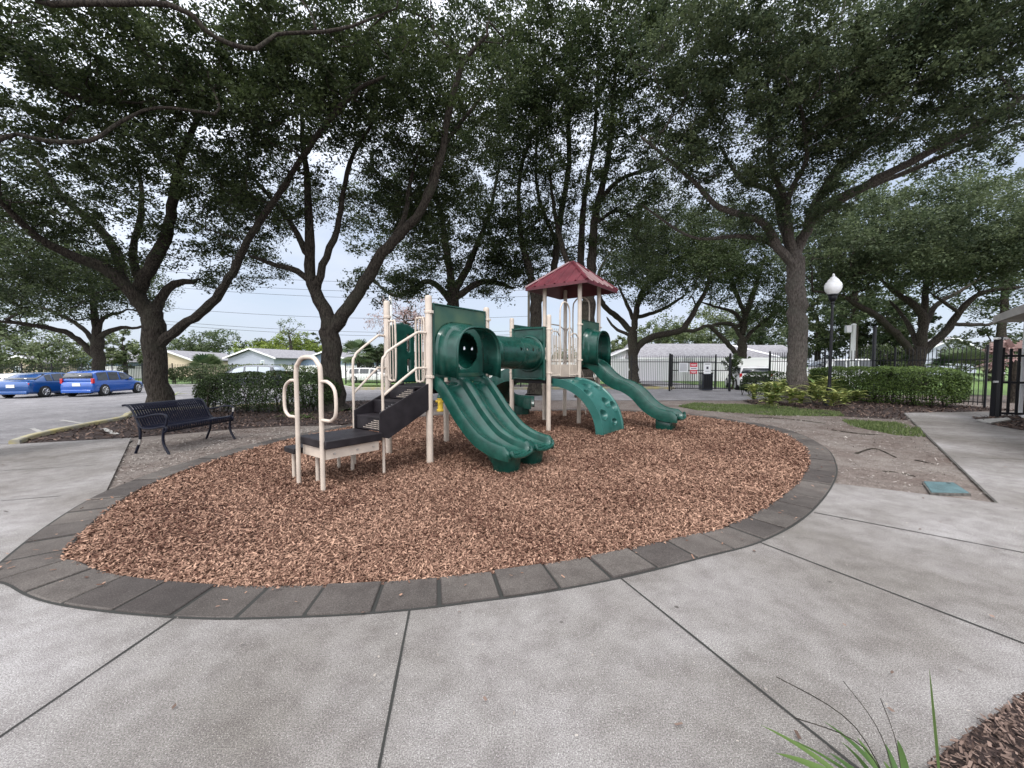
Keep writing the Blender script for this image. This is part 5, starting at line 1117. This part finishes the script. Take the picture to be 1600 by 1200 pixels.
# entrance gate at right
gp = G(1553, 652); gp[2] = 0
t, d_, n2 = gate('entrance_gate', 'tall black entrance gate with thick bars at the right edge', (gp[0] + .12, gp[1] - .02), (gp[0] + 1.6, gp[1] - .55), 1.95, (.12, 1.0, 1.75), gap=.17, fr=.06, th=.045)
b = MB(); b.box((gp[0], gp[1], 1.12), (.13, .13, 2.34)); b.build('post', M['iron'], t, bevel=.01)
MB().box((gp[0] + 1.66, gp[1] - .57, 1.0), (.11, .11, 2.1)).build('post', M['iron'], t, bevel=.01)
for s_ in (-1, 1): MB().box((gp[0] + s_ * .10, gp[1] - .05, 2.24), (.10, .12, .06)).build('gate_lamp', M['globe'], t, bevel=.015)
MB().box((gp[0] - .13, gp[1] - .1, 1.02), (.12, .05, .06)).build('latch_box', M['steel'], t, bevel=.01)
g = np.array([X(1562, 13.2), 13.2, 0.]); t = thing('yellow_bollard', 'yellow upright post seen through the entrance gate bars', 'post', g)
MB().box(g + Z * .6, (.09, .09, 1.2)).build('post', M['yellow'], t, bevel=.02); MB().box(g + Z * 1.22, (.18, .18, .05)).build('cap', M['steel'], t, bevel=.01)

# ------------------------------------------------------------ walls, houses
def wall(name, label, px0, D0, px1, D1, h, mat='whitewall', group='white walls beyond the fences'):
    p0 = np.array([X(px0, D0), D0, 0.]); p1 = np.array([X(px1, D1), D1, 0.]); L_ = np.linalg.norm(p1 - p0); d = (p1 - p0) / L_; ax = (d, np.array([-d[1], d[0], 0]), Z)
    t = thing(name, label, 'wall', p0, group); MB().box((p0 + p1) / 2 + Z * h / 2, (L_, .12, h), ax=ax).build('panels', M[mat], t, flat=True)
    MB().box((p0 + p1) / 2 + Z * (h + .025), (L_, .16, .05), ax=ax).build('coping', M['white'], t, flat=True)
    m = int(L_ / 2.4)
    for i in range(m + 1): MB().box(p0 + d * L_ * i / m + Z * (h / 2 + .03), (.15, .18, h + .06), ax=ax).build('post', M['white'], t, flat=True)
    return t
wall('vinyl_fence', 'long white fence wall in front of the long grey roofed house', 860, 38, 1250, 36, 2.0)
wall('vinyl_fence', 'white fence wall behind the first three left oaks', 395, 46, 800, 42, 1.35)
wall('vinyl_fence', 'low white wall glimpsed between the left oak and the cars', 160, 44, 250, 44, 1.3)
def house(name, label, pa, pb, D, eave, apex, depth, dx, wallm, group='houses beyond the fences', win=(), over=.45, skew=.5):
    xa, xb = X(pa, D), X(pb, D); ze_ = HC + (H - eave) * D / F; za_ = HC + (H - apex) * D / F; xm = xa + (xb - xa) * skew; o = np.array([(xa + xb) / 2, D, 0.])
    t = thing(name, label, 'house', o, group)
    b = MB(); i0, i1 = xa + over, xb - over; zi = ze_ - .05
    pr = [(i0, -.05), (i1, -.05), (i1, zi), (xm, za_ - .15), (i0, zi)]; n = 5
    b.add([(x + 0, D, z) for x, z in pr] + [(x + dx, D + depth, z) for x, z in pr], [tuple(range(5)), tuple(range(5, 10))[::-1]] + [(i, (i + 1) % 5, 5 + (i + 1) % 5, 5 + i) for i in range(5)])
    b.build('wall', M[wallm], t, flat=True)
    for s_, (xe, ) in ((0, (xa,)), (1, (xb,))):
        b = MB(); th_ = .1; q = [(xe, D - .4, ze_), (xm, D - .4, za_), (xm + dx, D + depth, za_), (xe + dx, D + depth, ze_)]
        b.add(q + [(x, y, z + th_) for x, y, z in q], [(0, 1, 2, 3), (7, 6, 5, 4), (0, 1, 5, 4), (1, 2, 6, 5), (2, 3, 7, 6), (3, 0, 4, 7)]); b.build('roof', M['roofgrey'], t, flat=True)
    b = MB()
    for xe in (xa, xb):
        b.add([(xe, D - .46, ze_ - .12), (xm, D - .46, za_ - .10), (xm, D - .46, za_ + .12), (xe, D - .46, ze_ + .1), (xe, D - .41, ze_ - .12), (xm, D - .41, za_ - .10), (xm, D - .41, za_ + .12), (xe, D - .41, ze_ + .1)], [(0, 1, 2, 3), (7, 6, 5, 4), (0, 1, 5, 4), (3, 2, 6, 7), (0, 3, 7, 4)])
    b.build('fascia', M['white'], t, flat=True)
    for wx, wz, ww, wh in win:
        wn = MB().box((xa + (xb - xa) * wx, D - .02, wz), (ww + .16, .06, wh + .16)).build('window', M['white'], t, flat=True); MB().box((xa + (xb - xa) * wx, D - .055, wz), (ww, .02, wh)).build('pane', M['paleglass'], wn, flat=True)
    return t
house('gabled_house', 'pale grey gabled house between the first two forked oaks', 352, 434, 55, 560, 545, 12, 2.4, 'wallgrey', win=((.38, 1.0, .9, .7), (.72, 1.9, .35, .3)))
house('gabled_house', 'slate grey gabled house half hidden by the second forked oak', 462, 556, 60, 566, 549, 9, 1, 'walldusk', win=((.3, 1.0, 1, .8), (.75, 1.0, 1, .8)))
house('gabled_house', 'tan stucco house right of the big left oak trunk', 226, 306, 50, 563, 548, 14, -3, 'walltan', skew=.46)
house('gabled_house', 'slate blue house seen between the cars and the left oak', 104, 168, 52, 566, 550, 9, 1, 'walldusk', win=((.45, .95, .8, .8), (.68, .95, .8, .8)))
house('gabled_house', 'pinkish house glimpsed behind the tree at the left edge', 0, 70, 48, 568, 556, 8, 0, 'walltan', win=((.4, .9, .8, .7),))
house('gabled_house', 'pale roofed house right of the arch climber behind the white wall', 938, 1018, 50, 562, 545, 8, 1, 'whitewall')
house('gabled_house', 'white gabled house far behind the right oak and fence', 1440, 1530, 58, 548, 528, 9, -3, 'wallgrey', win=((.5, 2.0, .9, .7),))
house('gabled_house', 'bluish house seen beyond the far fence right of the second oak', 575, 640, 62, 566, 556, 8, 1, 'walldusk', win=((.4, 1.0, 1, .7),))
# long house side-on behind the white wall
D = 46; x0, x1 = X(992, D), X(1220, D); ze_, za_ = HC + 11 * D / F, HC + 36 * D / F
t = thing('long_house', 'long low house with a grey shingle roof and blue walls at centre right', 'house', ((x0 + x1) / 2, D, 0), 'houses beyond the fences')
MB().box(((x0 + x1) / 2, D + 3.4, ze_ / 2), (x1 - x0 - 1, 6, ze_ - .04)).build('wall', M['wallblue'], t, flat=True)
b = MB(); yr = D + 4.5; b.add([(x0, D, ze_), (x1, D, ze_), (x1, D + 9, ze_), (x0, D + 9, ze_), (x0 + .4, yr, za_), (x1 - 4.2, yr, za_)], [(0, 1, 5, 4), (1, 2, 5), (2, 3, 4, 5), (3, 0, 4), (0, 3, 2, 1)]); r_ = b.build('roof', M['roofgrey'], t, flat=True)
MB().box(((x0 + x1) / 2, D - .06, ze_ - .08), (x1 - x0, .06, .18)).build('gutter', M['white'], t, flat=True)
for px, yy in ((1074, 551), (1109.5, 550.5)):
    c = A(px, yy, D + 2.4); MB().lathe([(.22, -.25), (.24, .0), (.1, .14)], c, 10).build('roof_vent', M['white'], r_)
for px in (1068, 1100, 1130):
    wn = MB().box((X(px, D + .36), D + .36, 1.55), (1.5, .06, 1.0)).build('window', M['white'], t, flat=True); MB().box((X(px, D + .32), D + .315, 1.55), (1.3, .02, .8)).build('pane', M['glass'], wn, flat=True)
t = thing('gabled_house', 'grey roofed house with white fascia just left of the pale oak trunk', 'house', (X(1210, 52), 52, 0), 'houses beyond the fences')
MB().box((X(1215, 54), 56, 1.2), (6, 5, 2.5)).build('wall', M['whitewall'], t, flat=True)
b = MB(); xa, xb = X(1172, 52), X(1262, 52); b.add([(xa, 57, HC + 33 * 52 / F), (xb, 57, HC + 33 * 52 / F), (xb, 52, 2.5), (xa + 3.8, 52, 2.5), (xa, 62, 2.5), (xb, 62, 2.5)], [(0, 1, 2, 3), (0, 4, 5, 1)]); b.build('roof', M['roofgrey'], t, flat=True, solid=.12)
MB().tube([(xa, 56.9, HC + 33 * 52 / F), (xa + 3.8, 51.9, 2.5)], .14, 4).build('fascia', M['white'], t, flat=True)
# building corner at right
cE = np.array([A(1555, 500, 11.5)[0], 11.5, 0.]); de = np.array([-.67, -.742, 0]); do = np.array([.742, -.67, 0]); ze_ = 2.72
t = thing('park_building', 'park building whose grey roof corner enters at the right edge', 'building', cE + do * 3)
def EQ(a, o, z): return cE + de * a + do * o + Z * z
b = MB(); c = EQ(4.6, 3.4, 1.3); b.box(c, (8, 5.2, 2.7), ax=(de, do, Z)); b.build('wall', M['stuccobuilding'], t)
b = MB(); q = [EQ(0, 0, ze_ + .17), EQ(9.5, 0, ze_ + .17), EQ(9.5, 7, ze_ + .17), EQ(0, 7, ze_ + .17)]; rdg = [EQ(3, 3.5, ze_ + 1.7), EQ(7, 3.5, ze_ + 1.7)]
b.add(q + rdg, [(0, 1, 5, 4), (1, 2, 5), (2, 3, 4, 5), (3, 0, 4)]); b.build('roof', M['roofgrey'], t, flat=True)
b = MB(); b.box(EQ(4.75, -.02, ze_ + .08), (9.54, .04, .2), ax=(de, do, Z)); b.box(EQ(-.02, 3.5, ze_ + .08), (.04, 7.0, .2), ax=(de, do, Z)); b.build('fascia', M['fascia'], t, flat=True)
b = MB(); b.box(EQ(4.75, 3.5, ze_ + .0), (9.4, 6.9, .02), ax=(de, do, Z)); b.build('soffit', M['fascia'], t, flat=True)
g = G(1594, 652); g[2] = 0
t = thing('downspout', 'white downspout with a curved foot at the right edge by the gate', 'downspout', g)
MB().tube(P2([g + np.array([-.22, -.25, .05]), g + np.array([-.05, -.08, .07]), g + np.array([.0, 0, .18]), g + np.array([0, 0, 1.2]), g + np.array([0, 0, 2.7])], 5), .045, 8).build('pipe', M['white'], t)
MB().box(g + np.array([.0, .03, 1.5]), (.13, .02, .04)).build('strap', M['white'], t)
g = G(1548, 664); g[2] = 0
t = thing('splash_block', 'thin grey concrete edging slab in the entrance bed', 'paving slab', g)
MB().prism([XY(p) for p in [G(1525, 658), G(1575, 655), G(1580, 658), G(1548, 663)]], 0, .05).build('slab', M['kerbgrey'], t, bevel=.01)

# ------------------------------------------------------------ poles, wires, hydrant
def upost(name, label, cat, px, D, top_y, w_, mat, extra=None, group=None, base=None):
    g = np.array([X(px, D), D, 0.]); zt = HC + (H - top_y) * D / F; t = thing(name, label, cat, g, group)
    MB().lathe([(w_ * 1.25, -.05), (w_ * 1.25, .1), (w_, .14), (w_ * .9, zt)], g, 14).build('pole', M[mat], t); MB().lathe([(w_, zt - .02), (w_, zt + .03), (w_ * .3, zt + .08)], g, 12).build('cap', M[mat], t)
    if extra: extra(t, g, zt)
    return t
upost('camera_pole', 'white square-headed pole with a pale box near its top behind the right fence', 'pole', 1331, 26, 508, .14, 'white', lambda t, g, zt: MB().box(g + np.array([-.36, 0, zt - .28]), (.34, .2, .48)).build('box', M['steel'], t, bevel=.02))
upost('steel_post', 'plain black post rising behind the right fence', 'post', 1364, 20, 512, .085, 'iron', lambda t, g, zt: MB().box(g + Z * .04, (.3, .3, .06)).build('base_plate', M['iron'], t))
upost('light_pole', 'slim white light pole far behind the stair handrails', 'pole', 612, 42, 462, .16, 'white', lambda t, g, zt: (MB().tube([g + Z * (zt - .1), g + np.array([.7, 0, zt + .25]), g + np.array([1.5, 0, zt + .3])], .05, 8).build('arm', M['white'], t), MB().box(g + np.array([1.7, 0, zt + .28]), (.6, .25, .14)).build('lamp_head', M['steel'], t, bevel=.03)))
def util(px, D, label):
    def ex(t, g, zt):
        for z_ in (zt - .5, zt - 2.4): MB().box(g + np.array([0, -.2, z_]), (.12, 2.4, .12)).build('crossarm', M['wood'], t, flat=True)
    return upost('utility_pole', label, 'pole', px, D, H - (12.8 - HC) * F / D, .17, 'wood', ex, 'wooden utility poles carrying the wires')
util(228, 46, 'wooden utility pole hidden by the big left oak'); util(826, 52, 'wooden utility pole behind the centre oaks')
for k, (y0, y1) in enumerate(((427, 428), (441, 443), (451, 453), (482, 484), (503, 506), (508, 512))):
    p0 = A(228, y0 - (6 if k < 3 else 4), 46); p1 = A(826, y1 + 10, 52); b = MB()
    b.tube([p0 + (p1 - p0) * i / 16 - Z * .8 * (1 - (2 * i / 16 - 1) ** 2) for i in range(17)], .02, 5)
    o = b.build('power_line', M['iron'], base=tuple(p0)); tag(o, ['topmost', 'second from top', 'third from top', 'fourth from top', 'fifth from top', 'lowest'][k] + ' of the thin overhead wires crossing the sky at left', 'power line', 'overhead wires')
g = G(688, 641); t = thing('fire_hydrant', 'small yellow fire hydrant with a dark green top behind the stairs', 'fire hydrant', g)
MB().lathe([(.12, -.03), (.12, .03), (.085, .05), (.085, .36), (.105, .37), (.105, .40)], g, 18).build('barrel', M['yellow'], t)
MB().lathe([(.10, .40), (.105, .44), (.08, .52), (.03, .56), (.02, .60), (.008, .61)], g, 18).build('bonnet', M['green'], t)
for dx_, dy_ in ((1, 0), (-1, 0), (0, -1)): MB().tube([g + np.array([dx_ * .07, dy_ * .07, .30]), g + np.array([dx_ * .15, dy_ * .15, .30])], .042, 10).build('outlet', M['yellow'], t)

# ------------------------------------------------------------ cars
def car(name, label, paint, pos, head, L_, W_, Hh, style, cat='car', group='parked cars', glass='glass', rim='steel'):
    a = R(head); f = np.array([math.cos(a), math.sin(a), 0]); l = np.array([-math.sin(a), math.cos(a), 0]); pos = np.array([pos[0], pos[1], 0.])
    def K(x, y, z): return pos + f * x * L_ + l * y * W_ / 2 + Z * z * Hh
    t = thing(name, label, cat, pos, group)
    def sec(x, wd, z0, z1):      # half-rounded box section
        out = []
        for y, z in ((-1, .15), (-1.0, .5), (-.985, .78), (-.93, .95), (-.8, 1.0), (.8, 1.0), (.93, .95), (.985, .78), (1.0, .5), (1, .15), (.9, 0), (-.9, 0)): out.append(K(x, y * wd, z0 + (z1 - z0) * z))
        return out
    if style == 'hatch':
        S = [(0, .90, .22, .50), (.012, .95, .16, .56), (.05, .985, .14, .62), (.2, 1, .13, .63), (.4, 1, .13, .62), (.62, 1, .13, .615), (.78, .99, .13, .58), (.92, .94, .14, .50), (.98, .86, .16, .44), (1, .74, .2, .36)]
        G_ = [(.02, .84, .60, .66), (.06, .80, .6, .93), (.12, .79, .6, .985), (.3, .79, .6, 1.0), (.48, .79, .6, .99), (.62, .79, .6, .92), (.80, .82, .58, .62)]
        wn = [(.09, .27), (.29, .47), (.50, .71)]; rg_ = (.028, .055)
    elif style == 'sedan':
        S = [(0, .88, .24, .58), (.012, .94, .17, .64), (.05, .98, .15, .68), (.18, 1, .14, .68), (.4, 1, .13, .66), (.62, 1, .13, .64), (.78, .99, .13, .60), (.92, .94, .14, .52), (.98, .86, .16, .46), (1, .74, .2, .38)]
        G_ = [(.08, .80, .64, .68), (.2, .76, .64, .90), (.28, .75, .64, .97), (.42, .75, .64, 1.0), (.52, .75, .64, .98), (.60, .76, .63, .9), (.74, .80, .6, .64)]
        wn = [(.22, .30), (.315, .45), (.465, .62)]; rg_ = (.11, .19)
    else:
        S = [(0, .93, .2, .56), (.01, .97, .16, .60), (.04, .99, .15, .62), (.3, 1, .14, .62), (.72, 1, .14, .60), (.86, .98, .14, .56), (.97, .9, .16, .5), (1, .8, .2, .44)]
        G_ = [(.01, .88, .6, .66), (.03, .86, .6, .94), (.08, .85, .6, 1.0), (.35, .85, .6, 1.0), (.58, .85, .6, .98), (.66, .85, .6, .92), (.76, .87, .58, .64)]
        wn = [(.05, .24), (.26, .42), (.44, .60)]; rg_ = (.012, .03)
    bd = MB().loft([sec(*q) for q in S]).build('body', M[paint], t)
    def gsec(x, wd, z0, z1):
        wb = .93; return [K(x, -wb, z0), K(x, -wb - .0 + (wb - wd) * .5, z0 + (z1 - z0) * .5), K(x, -wd, z0 + (z1 - z0) * .88), K(x, -wd * .85, z1), K(x, wd * .85, z1), K(x, wd, z0 + (z1 - z0) * .88), K(x, wb - (wb - wd) * .5, z0 + (z1 - z0) * .5), K(x, wb, z0)]
    MB().loft([gsec(*q) for q in G_]).build('cabin', M[paint], t)
    def roofz(x): return float(np.interp(x, [q[0] for q in G_], [q[3] for q in G_]))
    def basez(x): return float(np.interp(x, [q[0] for q in G_], [q[2] for q in G_]))
    wdt = float(np.mean([q[1] for q in G_[1:-1]]))
    for s_ in (-1, 1):
        for x0, x1 in wn:
            b = MB(); m = 4; P_ = []
            for i in range(m + 1):
                x = x0 + (x1 - x0) * i / m; zr, zb = roofz(x), basez(x); P_.append((K(x, s_ * (.93 + .018), zb + .02), K(x, s_ * (.93 + (wdt - .93) * .5 + .02), zb + (zr - zb) * .45), K(x, s_ * (wdt + .022), zb + max(.02, (zr - zb) * .84))))
            for i in range(m): b.add([*P_[i], *P_[i + 1]], [(0, 1, 4, 3), (1, 2, 5, 4)])
            b.build('side_window', M[glass], t)
    def xat(zz, fr):   # windscreen / rear glass line
        return None
    xa, xb = rg_
    q0, q1 = (G_[0], G_[1]) if style != 'sedan' else (G_[0], G_[2])
    def backglass(q0, q1, sgn, nm, lo=.12, hi=.88):
        b = MB(); pts = []
        for tt in (lo, hi):
            x = q0[0] + (q1[0] - q0[0]) * tt + sgn * .006; z = q0[3] + (q1[3] - q0[3]) * tt; wv = .90 + (.72 - .90) * tt; pts.append((K(x, -wv, z + .012), K(x, wv, z + .012)))
        b.add([pts[0][0], pts[0][1], pts[1][1], pts[1][0]], [(0, 1, 2, 3)]); b.build(nm, M[glass], t, solid=.006)
    backglass(q0, q1, -1, 'rear_window'); backglass(G_[-1], G_[-2] if style != 'sedan' else G_[-2], 1, 'windscreen')
    wr = .215 * Hh if style != 'suv' else .21 * Hh
    for x in (.18, .82):
        for s_ in (-1, 1):
            c = K(x, s_ * .90, 0) + Z * wr; ax = l * s_
            MB().tube([c - ax * .02 * W_, c + ax * .058 * W_], wr * 1.14, 20).build('wheel_arch', M['tyre'], t)
            wh = MB().tube([c - ax * .03, c + ax * .066 * W_, c + ax * .072 * W_], [wr, wr, wr * .93], 22).build('wheel', M['tyre'], t)
            b = MB(); c2 = c + ax * .074 * W_
            b.tube([c2, c2 + ax * .008], wr * .17, 10)
            for k in range(7):
                an = k * 2 * math.pi / 7; dd = f * math.cos(an) + Z * math.sin(an); b.tube([c2, c2 + dd * wr * .62], [.028 * Hh, .02 * Hh], 5)
            b.tube(catmull([c2 + (f * math.cos(an) + Z * math.sin(an)) * wr * .65 for an in np.linspace(0, 2 * math.pi, 18, endpoint=False)], n=1, closed=True), wr * .06, 6, True)
            b.build('rim', M[rim], wh)
    zl = .56 if style == 'sedan' else .60
    for s_ in (-1, 1):
        if style == 'sedan': b = MB().box(K(.012, s_ * .70, .545), (.05, .42 * W_ / 2, .085 * Hh), ax=(f, l, Z))
        else: b = MB().box(K(.018, s_ * .88, .60), (.10, .14 * W_ / 2, .19 * Hh), ax=(f, l, Z))
        b.build('tail_light', M['red'], t, bevel=.012)
        MB().box(K(.955, s_ * .72, .46), (.16, .2 * W_ / 2, .07 * Hh), ax=(f, l, Z)).build('headlight', M['paleglass'], t, bevel=.02)
        MB().box(K(.66, s_ * 1.03, .64), (.1, .09, .09), ax=(f, l, Z)).build('mirror', M[paint], t, bevel=.02)
    MB().box(K(-.003, 0, .47 if style == 'sedan' else .46), (.02, .32, .14), ax=(f, l, Z)).build('number_plate', M['plate'], t)
    MB().box(K(.0, 0, .20), (.12, W_ * .86, .12 * Hh), ax=(f, l, Z)).build('bumper', M['tyre' if style == 'suv' else paint], t, bevel=.03)
    if style == 'suv': MB().box(K(.0, 0, .45), (.05, W_ * .78, .26 * Hh), ax=(f, l, Z)).build('tailgate', M['tyre'], t, bevel=.02)
    return t
def corner(px, D, W_, head):
    a = R(head); return (X(px, D) + -math.sin(a) * W_ / 2, D + math.cos(a) * W_ / 2)
car('parked_car', 'blue hatchback parked beside the big left oak trunk', 'carblue', corner(146, 18.8, 1.42, 100), 100, 3.35, 1.42, 1.22, 'hatch')
car('parked_car', 'metallic blue sedan parked left of the blue hatchback', 'carnavy', corner(46, 17.9, 1.5, 99), 99, 3.7, 1.5, 1.14, 'sedan')
car('parked_car', 'white car just entering at the left edge beyond the sedan', 'carwhite', corner(9, 20.2, 1.5, 99), 99, 3.6, 1.5, 1.05, 'sedan')
car('parked_car', 'dark grey wagon showing above the left hedge', 'cardark', (X(440, 26.5), 26.5), 184, 4.0, 1.7, 1.48, 'hatch', glass='paleglass')
car('parked_car', 'white car passing far behind the stairs', 'carwhite', (X(545, 34), 34), 0, 4.2, 1.7, 1.25, 'hatch')
car('parked_car', 'white vehicle with a black tailgate driving through the gateway', 'carwhite', (X(1182, 23.2), 23.2), 72, 4.3, 1.8, 1.42, 'suv')
car('parked_car', 'long white van behind the street lamp and right fence', 'carwhite', (X(1352, 31), 31), 180, 5.2, 1.9, 1.95, 'suv')

for o in bpy.data.objects:
    if '_b' in o: del o['_b']
